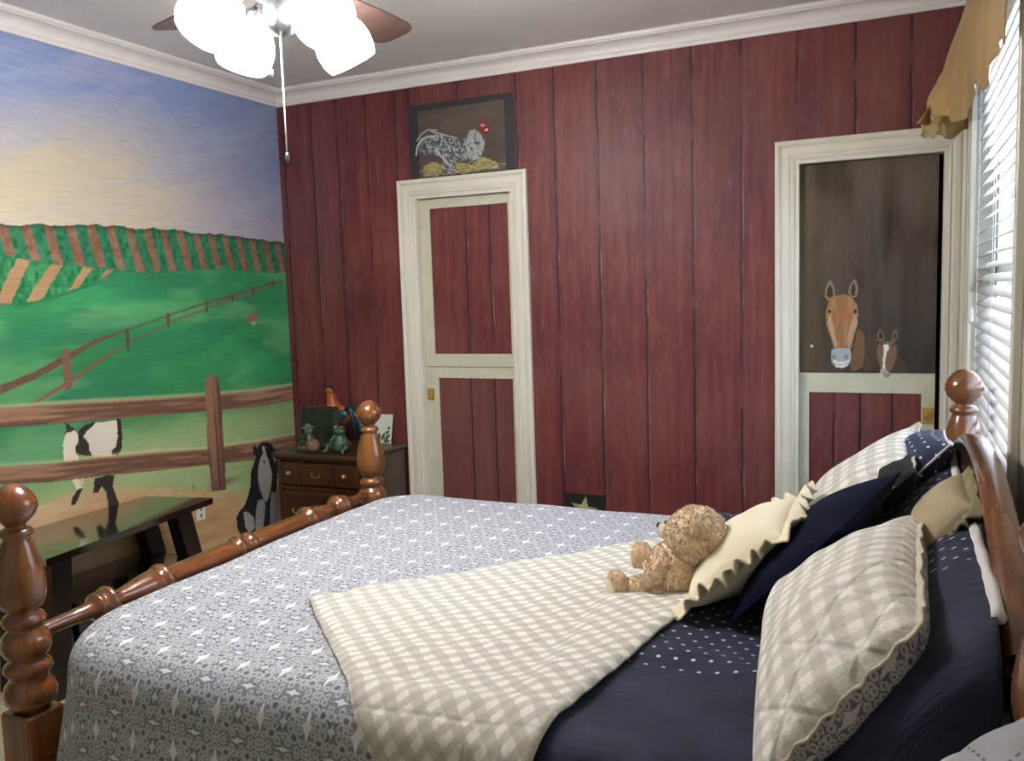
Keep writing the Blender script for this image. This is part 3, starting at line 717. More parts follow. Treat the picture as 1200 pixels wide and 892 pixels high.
# ------------------------------------------------------------------ doors
def casing(mb, x0, x1, zt, wd, prof, y=0., wr=None):
    # prof: (offset outward 0..1 of width, projection)
    wr = wd if wr is None else wr
    P = []; n = len(prof)
    for o_, d in prof:
        o = o_*wd; orr = o_*wr
        P += [(x0-o, y-d, 0), (x0-o, y-d, zt+o), (x1+orr, y-d, zt+o), (x1+orr, y-d, 0)]
    fs = []
    for i in range(n-1):
        for k in range(3): fs.append((i*4+k, (i+1)*4+k, (i+1)*4+k+1, i*4+k+1))
    mb.add(P, fs, 0, None, False)
cp = [(0, -.04), (0, .010), (.04, .014), (.12, .016), (.16, .010), (.22, .010), (.27, .016), (.34, .018), (.60, .018), (.66, .012), (.70, .012),
      (.75, .022), (.86, .026), (.96, .024), (1, .018), (1, 0)]
def jamb(mb, x0, x1, zt, y0, y1, t=.016):
    mb.box(x0, x0+t, y0, y1, 0, zt); mb.box(x1-t, x1, y0, y1, 0, zt); mb.box(x0+t, x1-t, y0, y1, zt-t, zt)
# narrow stable door
d1 = tag(bpy.data.objects.new('door_1', None), 'narrow cream framed door with dark red plank panels', None, None, 'structure')
COL.objects.link(d1); d1.location = (1.16, .03, 0); WO['door_1'] = (1.16, .03, 0)
mb = MB(); casing(mb, D1[0], D1[1], D1[2], .085, cp); jamb(mb, D1[0], D1[1], D1[2], -.005, .1); obj('door_casing', mb, M_trim, d1)
def frame_boards(mb, x0, x1, z0, z1, wl_, wr, wb, wt, y0, y1, b=.004):
    # four mitred boards
    def pr(q):
        n = len(q); P = [(a, y0+ (0), c) for a, c in q]+[(a, y1, c) for a, c in q]
        mb.add(P, [tuple(range(n))]+[tuple(range(2*n-1, n-1, -1))]+[(i, i+n, (i+1) % n+n, (i+1) % n) for i in range(n)], 0, None, False)
    g = .0008
    pr([(x0, z0), (x0, z1), (x0+wl_, z1-wt-g), (x0+wl_, z0+wb+g)]); pr([(x1, z1), (x1, z0), (x1-wr, z0+wb+g), (x1-wr, z1-wt-g)])
    pr([(x0+g, z1), (x1-g, z1), (x1-wr, z1-wt), (x0+wl_, z1-wt)]); pr([(x1-g, z0), (x0+g, z0), (x0+wl_, z0+wb), (x1-wr, z0+wb)])
yd = .035
xa, xb = D1[0]+.018, D1[1]-.018
mb = MB(); frame_boards(mb, xa, xb, 1.120, 2.016, .062, .028, .068, .05, yd, yd+.03)
mb.box(xa, xb, yd+.006, yd+.03, 1.12, 2.016) if False else None
up1 = obj('upper_leaf', mb, M_trim2, d1)
mb = MB().box(xa+.055, xb-.022, yd+.007, yd+.025, 1.18, 1.975); obj('plank_panel', mb, M_red1, up1)
mb = MB(); frame_boards(mb, xa, xb, .012, 1.116, .078, .028, .12, .058, yd, yd+.03)
lo1 = obj('lower_leaf', mb, M_trim2, d1)
mb = MB().box(xa+.07, xb-.022, yd+.007, yd+.025, .12, 1.068); obj('plank_panel', mb, M_red1, lo1)
mb = MB().box(.895, .938, yd-.004, yd, .935, .998, .001); mb.ball((.925, yd-.016, .955), .012, 14, 8); mb.tube([(.905, yd-.004, .97), (.905, yd-.012, .975), (.93, yd-.012, .975)], .004, 8)
obj('latch', mb, M_brass, lo1)
mb = MB().box(D1[0], D1[1], .09, .1, 0, D1[2]); obj('closet_shadow_panel', mb, M_black, d1)
# stable door with painted horses
d2 = tag(bpy.data.objects.new('door_2', None), 'cream framed stable door painted with two horses', None, None, 'structure')
COL.objects.link(d2); d2.location = (3.12, .03, 0); WO['door_2'] = (3.12, .03, 0)
mb = MB(); casing(mb, D2[0], D2[1], D2[2], .085, cp, 0., .073); jamb(mb, D2[0], D2[1], D2[2], -.005, .1); obj('door_casing', mb, M_trim, d2)
mb = MB().box(D2[0], D2[1], .092, .1, 0, D2[2]); obj('room_shadow_panel', mb, M_black, d2)  # black sheet standing in for the darkness beyond the door gap
xa, xb = D2[0]+.018, D2[1]-.034
mb = MB().box(xa, xb, yd+.001, yd+.03, 1.107, 2.025, .001); up2 = obj('upper_leaf', mb, M_black, d2)
cv = Canvas(np.linspace(xa, xb, 230), np.linspace(1.107, 2.025, 400), '#4a4035'); U, V = cv.U, cv.V
g = fnoise(U, V, 26, 2.2, 5, 4); g2 = fnoise(U, V, 5, 3, 15, 3)
cv.C = L('#463b2f')+(g-.5)[..., None]*.075+(g2-.5)[..., None]*.05
cv.put(nst(1.2, 1.95, V)*nst(.35, .7, g2), '#665848', .5); cv.put((1-nst(1.15, 1.7, V))*nst(2.95, 3.1, U), '#353033', .6)
cv.put(1-nst(xa, xa+.10, U), '#6b5f42', .35)
cv.poly(HOR['h_neck2'], '#4e4033', .9, .004); cv.poly(HOR['h_neck'], '#7a5f40', .8, .003)
cv.poly(HOR['h_head'], '#a07a56', 1, .001)
hm = cv.inside(HOR['h_head'])
cv.put(hm*nst(.45, .7, fnoise(U, V, 60, 14, 71, 3)), '#8a5f3a', .8); cv.put(hm*np.exp(-((U-3.02)/.035)**2)*nst(.5, .62, fnoise(U, V, 70, 8, 73, 2)), '#a8623a', .9)
cv.poly(HOR['h_facel'], '#c4a58a', .55); cv.poly(HOR['h_facer'], '#c4a58a', .55); cv.poly(HOR['h_forel'], '#8d6a47', .6, .003)
for a, b in (('h_earl', 'h_earli'), ('h_earr', 'h_earri')):
    cv.poly(HOR[a], '#857560'); cv.poly(HOR[b], '#382b22')

cv.poly(HOR['h_eyel'], '#2d1f17'); cv.poly(HOR['h_eyer'], '#2d1f17')
cv.poly(HOR['h_muzz'], '#a9acb4', 1, .001); cv.poly(HOR['h_lip'], '#e0dedd', 1)
for x in (2.985, 3.035): cv.put(np.exp(-((U-x)/.007)**2-((V-1.175)/.010)**2), '#4a4a52', .8)
cv.line([(2.982, 1.148), (3.0, 1.14), (3.03, 1.142), (3.045, 1.15)], .002, '#6a6a70', .7)
cv.poly(HOR['f_neck'], '#57463a', .7, .003); cv.poly(HOR['f_head'], '#7c6450', 1, .001)
for a, b in (('f_earl', 'f_earli'), ('f_earr', 'f_earri')): cv.poly(HOR[a], '#776754'); cv.poly(HOR[b], '#382c24')
cv.poly(HOR['f_blaze'], '#e9e4dc'); cv.poly(HOR['f_nose'], '#b7b3b1')
cv.put(np.exp(-((U-3.178)/.006)**2-((V-1.232)/.006)**2), '#2b1e17', .9); cv.put(np.exp(-((U-3.226)/.006)**2-((V-1.228)/.006)**2), '#2b1e17', .9)
cv.poly(HOR['spot'], '#c9c5bb')
M_hp = paint_mat('brown_black_door_paint', .5, (60, 5, 1), .15)
o = cv.build('horse_painting', M_hp, lambda u, v: np.stack([u, np.full_like(u, yd), v], 1), up2)
o['label'] = 'mare and foal heads painted on dark brown'
mb = MB(); frame_boards(mb, xa, xb, .012, 1.104, .04, .052, .12, .088, yd, yd+.03)
lo2 = obj('lower_leaf', mb, M_trim2, d2)
mb = MB().box(xa+.035, xb-.047, yd+.007, yd+.025, .12, 1.02); obj('plank_panel', mb, M_red2, lo2)
mb = MB().box(xb-.047, xb-.002, yd-.004, yd, .885, .958, .001)
mb.tube([(xb-.030, yd-.008, .905), (xb-.030, yd-.010, .94), (xb-.012, yd-.010, .94), (xb-.012, yd-.010, .915)], .0035, 8); obj('latch', mb, M_brass, lo2)
# foal's nose reaches over the rail
mb = MB().ball((3.201, yd-.0008, 1.099), (.016, .0016, .015), 16, 8); o = obj('foal_nose', mb, plain('foal_nose_paint', '#b9b3b0', .6, '#8a807c', 60), lo2)
# ------------------------------------------------------------------ window, blind and valance
w1 = tag(bpy.data.objects.new('window_1', None), 'tall white sash window beside the bed head', None, None, 'structure')
COL.objects.link(w1); w1.location = (W, -.92, WZ0); WO['window_1'] = (W, -.92, WZ0)
mb = MB(); xo = W-.0
for y0, y1, z0, z1 in ((WY0-.085, WY0, WZ0-.02, WZ1+.085), (WY1, WY1+.085, WZ0-.02, WZ1+.085), (WY0, WY1, WZ1, WZ1+.085)):
    mb.box(W-.016, W, y0, y1, z0, z1, .003)
mb.box(W-.021, W, WY0-.087, WY0-.065, WZ0-.02, WZ1+.09, .003); mb.box(W-.021, W, WY1+.065, WY1+.087, WZ0-.02, WZ1+.09, .003)
obj('window_casing', mb, M_trim, w1)
mb = MB().box(W-.03, W+.12, WY0-.09, WY1+.09, WZ0-.025, WZ0, .004); obj('window_sill', mb, M_trim, w1)
mb = MB()
for y0, y1, z0, z1 in ((WY0, WY0+.04, WZ0, WZ1), (WY1-.04, WY1, WZ0, WZ1), (WY0, WY1, WZ1-.04, WZ1), (WY0, WY1, WZ0, WZ0+.05), (WY0, WY1, 1.50, 1.545)):
    mb.box(W+.075, W+.115, y0, y1, z0, z1, .002)
obj('window_frame', mb, M_trim, w1)
mb = MB().box(W+.092, W+.096, WY0+.04, WY1-.04, WZ0+.05, WZ1-.04); obj('pane', mb, M_glass, w1)

bl = thing('window_blind', 'white slatted blind hanging inside the window', 'blind', (W+.03, -.92, WZ0+.01))
M_slat = plain('white_blind_slat', '#e9e7e4', .5)
tb = M_slat.node_tree; pb_ = tb.nodes['Principled BSDF']
pb_.inputs['Transmission Weight'].default_value = 0.
mb = MB().box(W+.003, W+.055, WY0+.006, WY1-.006, WZ1-.045, WZ1-.004, .002); obj('headrail', mb, M_slat, bl)
mb = MB(); zz = WZ1-.07; ta = math.radians(30)
while zz > WZ0+.045:
    P = []
    for y in (WY0+.008, WY1-.008):
        for k in range(5):
            s = (k/4-.5)*.05; hgt = .003*(1-(2*k/4-1)**2)
            P.append((W+.030+s*math.cos(ta)+hgt*math.sin(ta)*0, y, zz+s*math.sin(ta)+hgt))
    n = len(P)
    P2 = P+[(x, y, z-.0025) for x, y, z in P]
    fs = []
    for k in range(4): fs += [(k, k+1, 6+k, 5+k), (n+k, n+5+k, n+6+k, n+k+1)]
    fs += [(0, 5, n+5, n), (4, n+4, n+9, 9), tuple([0, n, n+1, 1]), (1, n+1, n+2, 2), (2, n+2, n+3, 3), (3, n+3, n+4, 4), (5, 6, n+6, n+5), (6, 7, n+7, n+6), (7, 8, n+8, n+7), (8, 9, n+9, n+8)]
    mb.add(P2, fs, 0, None, True); zz -= .0425
obj('slats', mb, M_slat, bl)
mb = MB().box(W+.008, W+.052, WY0+.008, WY1-.008, WZ0+.008, WZ0+.03, .003); obj('bottom_rail', mb, M_slat, bl)
for y in (WY0+.15, (WY0+WY1)/2, WY1-.15):
    mb = MB()
    for dx in (.003, .057): mb.tube([(W+dx, y, WZ1-.05), (W+dx, y, WZ0+.03)], .0012, 6)
    obj('ladder_cord', mb, M_slat, bl)
mb = MB().tube([(W-.004, WY1-.05, WZ1-.03), (W-.004, WY1-.05, 1.40)], .0015, 6); cdp = obj('pull_cord', mb, M_slat, bl)
mb = MB().lathe([(1.335, .004), (1.345, .009), (1.385, .008), (1.40, .003)], 12, Matrix.Translation((W-.006, WY1-.05, 0))); obj('tassel', mb, M_slat, cdp)

# gold valance gathered on its rod
va = thing('window_valance', 'gold satin valance bunched over the window top', 'valance', (3.44, -.92, 2.1))
def vpt(u, v):
    # u 0..1 along the wall from the far end to the near end, v 0..1 from the top to the hem
    y = lerp(-.20, -1.86, u)
    ztop = 2.56; zb = 2.065+.022*math.sin(u*PI*5+.3)+.018*(1 if math.sin(u*PI*5+.3) > 0 else 0)-.035*(1-sstep(0, .14, u))-.06*sstep(.3, .95, u)
    z = lerp(ztop, zb, v)
    far = 1-sstep(0, .34, u)
    out = .014+.016*v+.125*far*max(0, v)**1.15
    out += (.007*math.sin(u*58+2*math.sin(v*3))+.005*math.sin(u*29+v*4+1))*sstep(.05, .5, v)*(.7+far)
    out += .012*math.sin(min(1, max(0, (v-.6)/.4))*PI)*(1+.5*math.sin(u*17))*(.3+far)
    # soft horizontal tucks near the far end
    tk = far*sstep(.5, .75, v); out += .010*tk*math.sin(v*30+u*14); z += .012*tk*math.sin(v*26+u*9)
    return (W-.018-max(out, .012), y, z)
nu, nv = 130, 44
mb = MB(); mb.grid([vpt(i/(nu-1), j/(nv-1)) for i in range(nu) for j in range(nv)], nu, nv)
# far end return to the wall
P = []
for i in range(14):
    for j in range(nv):
        p = vpt(0, j/(nv-1)); t = i/13
        x = lerp(W-.004, p[0], t); P.append((x, -.20+.018*math.sin(t*PI)*math.sin(j*.45)+.0, p[2]+.018*math.sin(t*9+j*.3)*sstep(.55, .8, j/(nv-1))))
mb.grid(P, 14, nv)
obj('gathered_cloth', mb, M_gold, va, solid=.003)
# two loose ruffles hanging at the far corner
for q, (zz, xx, ln) in enumerate(((2.150, .125, .20), (2.100, .110, .16))):
    mb = MB(); P = []
    for i in range(46):
        t = i/45
        for j in range(10):
            s = j/9
            ang = t*PI*1.0
            x = W-.03-(xx+.035*s)*math.sin(ang*.5+.35)-.010*math.sin(t*26+q)*s
            y = -.20-ln*t+.02*math.sin(t*19+q*2)*s
            P.append((x, y, zz-.045*s+.010*math.sin(t*21+q*2+s)))
    mb.grid(P, 46, 10); obj('ruffle', mb, M_gold, va, solid=.003)
mb = MB().tube([(W-.024, -.19, 2.55), (W-.024, -1.87, 2.55)], .006, 10); mb.box(W-.05, W, -.30, -.29, 2.54, 2.56); mb.box(W-.05, W, -1.80, -1.79, 2.54, 2.56); obj('rod', mb, M_brass, va)
# ------------------------------------------------------------------ the bed
XF, XH = 1.225, 3.432; YN, YF = -2.655, -1.02
YHF, YHN = -1.074, -2.66
bed = thing('bed', 'polished brown wooden cannonball bed with turned posts', 'bed', (2.3, -1.84, 0))
POST = [(1.074, .002), (1.070, .016), (1.062, .030), (1.046, .044), (1.026, .0535), (1.010, .0545), (.992, .047), (.977, .034), (.968, .024), (.962, .023),
        (.958, .034), (.950, .040), (.942, .039), (.936, .031), (.930, .033), (.915, .040), (.89, .046), (.86, .053), (.83, .0575), (.80, .0585), (.775, .055), (.757, .046), (.748, .032),
        (.742, .034), (.736, .046), (.724, .052), (.712, .048), (.704, .038), (.698, .041), (.688, .052), (.670, .058), (.650, .058), (.634, .050), (.622, .040),
        (.617, .046), (.608, .056), (.597, .058), (.585, .050), (.577, .044), (.570, .047), (.555, .058), (.535, .063), (.517, .060), (.503, .050), (.496, .040), (.490, .040)]
def post(x, y, dz, part, mt=None):
    mb = MB()
    pr = [(z+dz, r) for z, r in POST]
    mb.lathe(pr[::-1], 36, Matrix.Translation((x, y, 0)))
    mb.box(x-.052, x+.052, y-.052, y+.052, .16, .49+dz, .006)
    mb.lathe([(0, .024), (.02, .034), (.05, .040), (.08, .032), (.10, .03), (.13, .046), (.16, .050)], 28, Matrix.Translation((x, y, 0)))
    return obj(part, mb, mt or M_bed, bed)
post(1.243, YN+.02, 0, 'footboard_post'); post(1.20, -1.0, 0, 'footboard_post')
post(XH, YHF, .155, 'headboard_post', M_bedh); post(XH+.012, YHN-.125, .155, 'headboard_post', M_bedh)  # head posts take the darker rail wood for their backlit shade
# turned rail between the foot posts
L_ = [(0, .016), (.03, .0165), (.13, .020), (.195, .023), (.205, .030), (.213, .040), (.222, .042), (.230, .036), (.238, .034), (.247, .046), (.258, .050), (.268, .044), (.276, .030), (.285, .024),
      (.30, .025), (.34, .032), (.39, .041), (.42, .044), (.432, .040), (.440, .050), (.452, .053), (.464, .049), (.474, .036), (.49, .033), (.60, .034), (.70, .036), (.755, .034), (.765, .030), (.772, .040), (.782, .044), (.792, .038), (.800, .034)]
half = .81
prf = L_+[(half, .034)]+[(2*half-a, b) for a, b in L_[::-1]]
sc_ = (YF+.02-(YN+.02))/(2*half)
M_rot = Matrix.Translation((1.232, YN+.02, .672)) @ Matrix.Rotation(-PI/2, 4, 'X')
M_rot = M_rot
mb = MB(); mb.lathe([(a*sc_*1.0, b) for a, b in prf], 28, M_rot)
# slide the far end to the far post
mb.v = [(x-.032*((y-(YN+.02))/(2*half*sc_)), y, z) for x, y, z in mb.v]
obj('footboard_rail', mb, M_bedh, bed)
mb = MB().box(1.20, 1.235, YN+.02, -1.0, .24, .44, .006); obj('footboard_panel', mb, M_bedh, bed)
# arched head board
mb = MB(); pts = []; n = 48
def zarch(y):
    t = (y+1.86)/.80; return 1.125-.17*t*t-.04*t**8
for i in range(n+1):
    y = lerp(YHF-.04, YHN+.04, i/n); pts.append((y, zarch(y)))
P = []; rows = [(3.405, 0, 0), (3.405, 1, -.03), (3.398, 1, -.026), (3.392, 1, -.012), (3.396, 1, 0), (3.408, 1, .006), (3.430, 1, .007), (3.442, 1, .002), (3.449, 1, -.012), (3.444, 1, -.028), (3.438, 1, -.032), (3.438, 0, 0)]
for y, z in pts:
    for x, top, dz in rows: P.append((x, y, (z+dz) if top else .35))
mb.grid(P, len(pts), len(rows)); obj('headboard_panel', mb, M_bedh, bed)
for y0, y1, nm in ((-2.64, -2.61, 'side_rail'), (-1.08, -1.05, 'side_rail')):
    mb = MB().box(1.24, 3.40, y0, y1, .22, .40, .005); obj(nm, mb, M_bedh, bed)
mb = MB().box(1.30, 3.385, -2.595, -1.095, .27, .635, .05); M_mat = plain('white_mattress_ticking', '#d8d6d0', .9)
tag(obj('mattress', mb, M_mat), 'white mattress under the covers of the bed', 'mattress')

# ---- covers are laid over one rounded bed surface
BX0, BX1, BY0, BY1, RC = 1.395, 3.42, -2.60, -1.085, .16
def hump(x, y):
    h = sstep(3.06, 3.39, x)
    return .30*h*(.94+.06*math.sin(y*5+1))
def topz(x, y):
    n1 = noise_v(x*2.2, y*2.2, 0.)*.010+noise_v(x*6, y*6, 3.)*.004
    sag = -.02*sstep(-2.2, -2.62, y) if y < -2.2 else 0
    return .682+n1+.014*math.sin((y+1.85)*1.7+PI/2)+.006*(1-sstep(1.4, 1.9, x))
from mathutils import noise as _ns
def noise_v(x, y, z): return _ns.noise(Vector((x, y, z)))
def bedmap(X, Y, off=0., humped=False, r=.085, flare=.10, wr=.010):
    # rounded-rectangle distance of the flat cloth point
    cx = max(0, (BX0+RC)-X); cyn = (BY0+RC)-Y; cyf = Y-(BY1-RC)
    cy = max(cyn, cyf, 0); sy = -1 if cyn > cyf else 1
    D = math.hypot(cx, cy); d = D-RC if (cx > 0 and cy > 0) else max(cx-RC, cy-RC)
    if D < 1e-6 or d <= 0:
        z = topz(X, Y)+off+(hump(X, Y) if humped else 0); return (X, Y, z)
    if cx > 0 and cy > 0: ux, uy = -cx/D, sy*cy/D
    elif cx > cy: ux, uy = -1, 0
    else: ux, uy = 0, sy
    bx, by = X-ux*d, Y-uy*d
    z0 = topz(bx, by)+(hump(bx, by) if humped else 0)
    if d < r*PI/2:
        a = d/r; out = r*math.sin(a); dr = r*(1-math.cos(a)); nx, nz = math.sin(a), math.cos(a)
    else:
        e = d-r*PI/2; out = r+e*flare; dr = r+e; nx, nz = 1, 0
        w = sstep(0, .25, e)
        out += w*wr*(math.sin((bx*uy if uy else by)*21+2*_ns.noise(Vector((bx*2, by*2, 0))))+1)
    return (bx+ux*(out+off*nx), by+uy*(out+off*nx), z0-dr+off*nz)
def cloth(mb, us, vs, fn, uvf=None):
    P = [fn(u, v) for u in us for v in vs]; uv = [uvf(u, v) if uvf else (u, v) for u in us for v in vs]
    mb.grid(P, len(us), len(vs), uv)
# blue grey damask comforter
mb = MB(); us = np.linspace(1.10, 3.30, 150); vs = np.linspace(-3.08, -.70, 170)
cloth(mb, us, vs, lambda u, v: bedmap(u, v, .012))
tag(obj('comforter', mb, M_damask, origin=(2.3, -1.84, .66), solid=.012), 'blue grey and white damask bedspread covering the bed', 'bedspread')
# navy duvet over the head end
def xedge(y): return 2.60+.02*math.sin(y*3)
mb = MB(); us = np.linspace(0, 1, 110); vs = np.linspace(-3.06, -.80, 170)
def duv(u, v):
    X = lerp(xedge(v), 3.385, u)
    p = bedmap(X, v, .024, True)
    k = sstep(2.62, 2.9, X)*(1-sstep(3.1, 3.3, X))
    w = .011*math.sin(v*30+X*9+3*_ns.noise(Vector((X*3, v*3, 1))))*k*(1-sstep(-2.35, -2.20, v))
    w2 = .012*_ns.noise(Vector((X*3.5, v*5, 7)))
    e = 1-sstep(0, .02, u)
    return (p[0], p[1]-(w if v < -2.62 else 0), p[2]+w+w2-.016*e)
cloth(mb, us, vs, duv, lambda u, v: (lerp(xedge(v), 3.385, u), v))
duvet = tag(obj('duvet', mb, M_navy, origin=(3.0, -1.84, .68), solid=.012), 'navy duvet with a band of white embroidered dots', 'duvet')
mb = MB(); pts = [(duv(1, v)[0]+.004, duv(1, v)[1], duv(1, v)[2]-.002+.004*math.sin(v*40)) for v in np.linspace(-2.60, -1.1, 60)]
mb.tube(pts, .011, 8); o = obj('lining_edge', mb, plain('white_lining', '#dcdad6', .9), duvet); o['label'] = 'white lining showing along the duvet edge'
# gingham quilt, laid cornerwise
A_ = (1.835, -2.255); e1 = (.665, .747); e2 = (.725, -.689)
RB = [(2.905, -1.02), (2.88, -1.35), (2.84, -1.70), (2.80, -1.98), (2.765, -2.16), (2.725, -2.36), (2.690, -2.52), (2.66, -2.66), (2.63, -2.80), (2.60, -2.95)]
def rbp(t):
    t = max(0, min(.9999, t))*(len(RB)-1); i = int(t); f = t-i; return (lerp(RB[i][0], RB[i+1][0], f), lerp(RB[i][1], RB[i+1][1], f))
mb = MB(); Lm = 1.05; NU, NV = 120, 90; P = []; UVs = []
top_end = 1.44
for i in range(NU):
    s = i/(NU-1)
    for j in range(NV):
        t = j/(NV-1)
        lx, ly = A_[0]+e2[0]*Lm*t, A_[1]+e2[1]*Lm*t
        rx, ry = rbp(t)
        # top edge straight along e1
        if t == 0: rx, ry = A_[0]+e1[0]*1.55, A_[1]+e1[1]*1.55
        X, Y = lerp(lx, rx, s), lerp(ly, ry, s)
        edge = min(s, 1-s, t*.7, 1)*NU/2.; th = .014+.008*sstep(0, 2, edge)
        on = .014*sstep(-.05, .03, X-xedge(Y))
        puff = .003*math.sin((X*e1[0]+Y*e1[1])*55)*math.sin((X*e2[0]+Y*e2[1])*55)
        p = bedmap(X, Y, th+on+puff+.006*_ns.noise(Vector((X*6, Y*6, 5))))
        P.append(p); dx, dy = X-A_[0], Y-A_[1]
        UVs.append((dx*e1[0]+dy*e1[1], dx*e2[0]+dy*e2[1]))
mb.grid(P, NU, NV, UVs)
tag(obj('throw_blanket', mb, M_ging, origin=(2.4, -2.0, .69), solid=.010), 'greige and white gingham throw spread cornerwise on the bed', 'throw blanket')

# ------------------------------------------------------------------ pillows
def pillow_pt(C4, u, v, T, side, pinch=.05, pw=.42, wr=0., seed=0., sag=0.):
    # C4: far-bottom, near-bottom, near-top, far-top; u,v in -1..1
    FB, NB, NT, FT = [Vector(c) for c in C4]
    uu = u*(1-pinch*(1-v*v)*abs(u)); vv = v*(1-pinch*(1-u*u)*abs(v))
    a, b = (uu+1)/2, (vv+1)/2
    p = (FB*(1-a)+NB*a)*(1-b)+(FT*(1-a)+NT*a)*b
    ex = (NB-FB+NT-FT).normalized(); ey = (FT-FB+NT-NB).normalized(); n = ex.cross(ey).normalized()
    if n.x > 0: n = -n
    h = max(0, (1-u*u)*(1-v*v))**pw*T/2
    w = wr*_ns.noise(Vector((u*1.8+seed, v*1.8, seed*2+side)))*min(1, 6*max(0, (1-u*u)*(1-v*v)))
    p = p+n*(side*(h)+w)
    p.z -= sag*(1-u*u)*(1-abs(v))
    return p
def pillow(name, label, C4, T, mf, mbk=None, pinch=.05, pw=.42, wr=.012, seed=0., pip=None, pipr=.006, n=44, group=None, cat='pillow', Tb=None):
    FB, NB, NT, FT = [Vector(c) for c in C4]
    wdt = (NB-FB).length; hgt = (FT-FB).length
    ps = [-math.cos(PI*i/(n-1)) for i in range(n)]; ps = [.5*p+.5*(2*i/(n-1)-1) for i, p in enumerate(ps)]
    mb = MB()
    for side, mi in ((1, 0), (-1, 1)):
        P = [pillow_pt(C4, u, v, T if side > 0 else (Tb or T), side, pinch, pw, wr, seed) for u in ps for v in ps]
        A = np.array([tuple(p) for p in P]).reshape(n, n, 3)
        du = np.concatenate([np.zeros((1, n)), np.cumsum(np.linalg.norm(np.diff(A, axis=0), axis=2), 0)]); du -= du[n//2]
        dv = np.concatenate([np.zeros((n, 1)), np.cumsum(np.linalg.norm(np.diff(A, axis=1), axis=2), 1)], 1); dv -= dv[:, n//2:n//2+1]
        uv = [(float(du[i, j]), float(dv[i, j])) for i in range(n) for j in range(n)]
        mb.grid(P, n, n, uv, mi, True, side < 0)
    o = obj(name, mb, [mf, mbk or mf])
    tag(o, label, cat, group)
    if pip:
        pts = []
        for k in range(4*30):
            q = k//30; t = (k % 30)/30*2-1
            u, v = ((t, -1), (1, t), (-t, 1), (-1, -t))[q]
            pts.append(pillow_pt(C4, u, v, 0, 1, pinch))
        mb = MB(); mb.tube(pts+[pts[0]], pipr, 8); obj('piping', mb, pip, o)
    return o
def flange(name, C4, wd, mat, parent, pinch, amp=.010, freq=0, n=60, tilt=0., seed=0., th=.004):
    # flat or ruffled border round the pillow
    FB, NB, NT, FT = [Vector(c) for c in C4]
    ex = (NB-FB+NT-FT).normalized(); ey = (FT-FB+NT-NB).normalized(); nn = ex.cross(ey).normalized()
    if nn.x > 0: nn = -nn
    cen = (FB+NB+NT+FT)/4; P = []; UVs = []; J = 7; Kn = 4*n; s_acc = 0
    for k in range(Kn+1):
        q = (k % Kn)//n; t = ((k % Kn) % n)/n*2-1
        u, v = ((t, -1), (1, t), (-t, 1), (-1, -t))[q]
        p = pillow_pt(C4, u*.975, v*.975, 0, 1, pinch)
        o1 = ex*u**9+ey*v**9 if abs(u) > .9 and abs(v) > .9 else (ex*u if abs(u) > abs(v) else ey*v)
        o1 = o1.normalized() if o1.length else ex
        for j in range(J):
            s = j/(J-1); ph = k*freq*2*PI/Kn
            w = amp*s**.7*(math.sin(ph)+.45*math.sin(ph*1.73+seed)+.3*math.sin(ph*.41+seed*2))
            side = .35*amp*s*math.cos(ph+.7)
            tg = o1.cross(nn)
            P.append(p+o1*(wd*s*(1+.10*math.sin(ph*.5+seed)))+nn*(w+tilt*s)+tg*side); UVs.append((k/Kn*1.6, s*wd))
    mb = MB(); mb.grid(P, Kn+1, J, UVs); return obj(name, mb, mat, parent, solid=th)
# far quilted sham
C = [(2.965, -1.12, .765), (2.975, -1.66, .765), (3.275, -1.64, 1.00), (3.303, -1.10, 1.055)]
o = pillow('gingham_sham', 'greige gingham quilted sham on the far side, behind the navy velvet cushion', C, .15, M_gingp, M_damaskp, .02, .50, .012, 2., None, group='quilted pillow shams')
flange('flange_border', C, .022, M_piping, o, .02, .002, 20, tilt=.0)
# near quilted sham
C = [(2.995, -1.97, .785), (3.05, -2.73, .715), (3.280, -2.64, .985), (3.293, -1.97, .985)]
o = pillow('gingham_sham', 'large greige gingham quilted sham with blue damask back, below the tan cushion', C, .18, M_gingp, M_damaskp, .02, .42, .018, 5., None, group='quilted pillow shams', Tb=.24)
flange('flange_border', C, .018, M_piping, o, .03, .003, 26)
# navy velvet cushion
C = [(2.955, -1.52, .77), (2.905, -2.10, .735), (3.13, -2.12, .975), (3.252, -1.69, 1.02)]
pillow('velvet_cushion', 'plain navy velvet cushion between the cream ruffled pillow and the shams', C, .13, M_velvet, None, .03, .48, .006, 8., M_velvet, .005, cat='cushion')
# cream ruffled pillow
C = [(2.775, -1.56, .745), (2.795, -2.06, .745), (3.005, -1.99, .915), (3.00, -1.57, .905)]
o = pillow('ruffled_pillow', 'cream linen pillow with a ruffled edge behind the teddy bear', C, .15, M_cream, None, .05, .42, .010, 11., None)
flange('ruffle', C, .066, M_cream, o, .05, .013, 30, tilt=.012, seed=1.3, n=90)
# tan ruffled cushion by the headboard
C = [(3.285, -1.80, .905), (3.29, -2.12, .90), (3.388, -2.12, 1.05), (3.388, -1.82, 1.055)]
o = pillow('ruffled_cushion', 'small tan cushion with olive ruffle resting against the headboard', C, .11, M_tan, None, .04, .45, .006, 14., None, cat='cushion')
flange('ruffle', C, .03, M_tanr, o, .04, .012, 26, tilt=-.01, seed=2.)
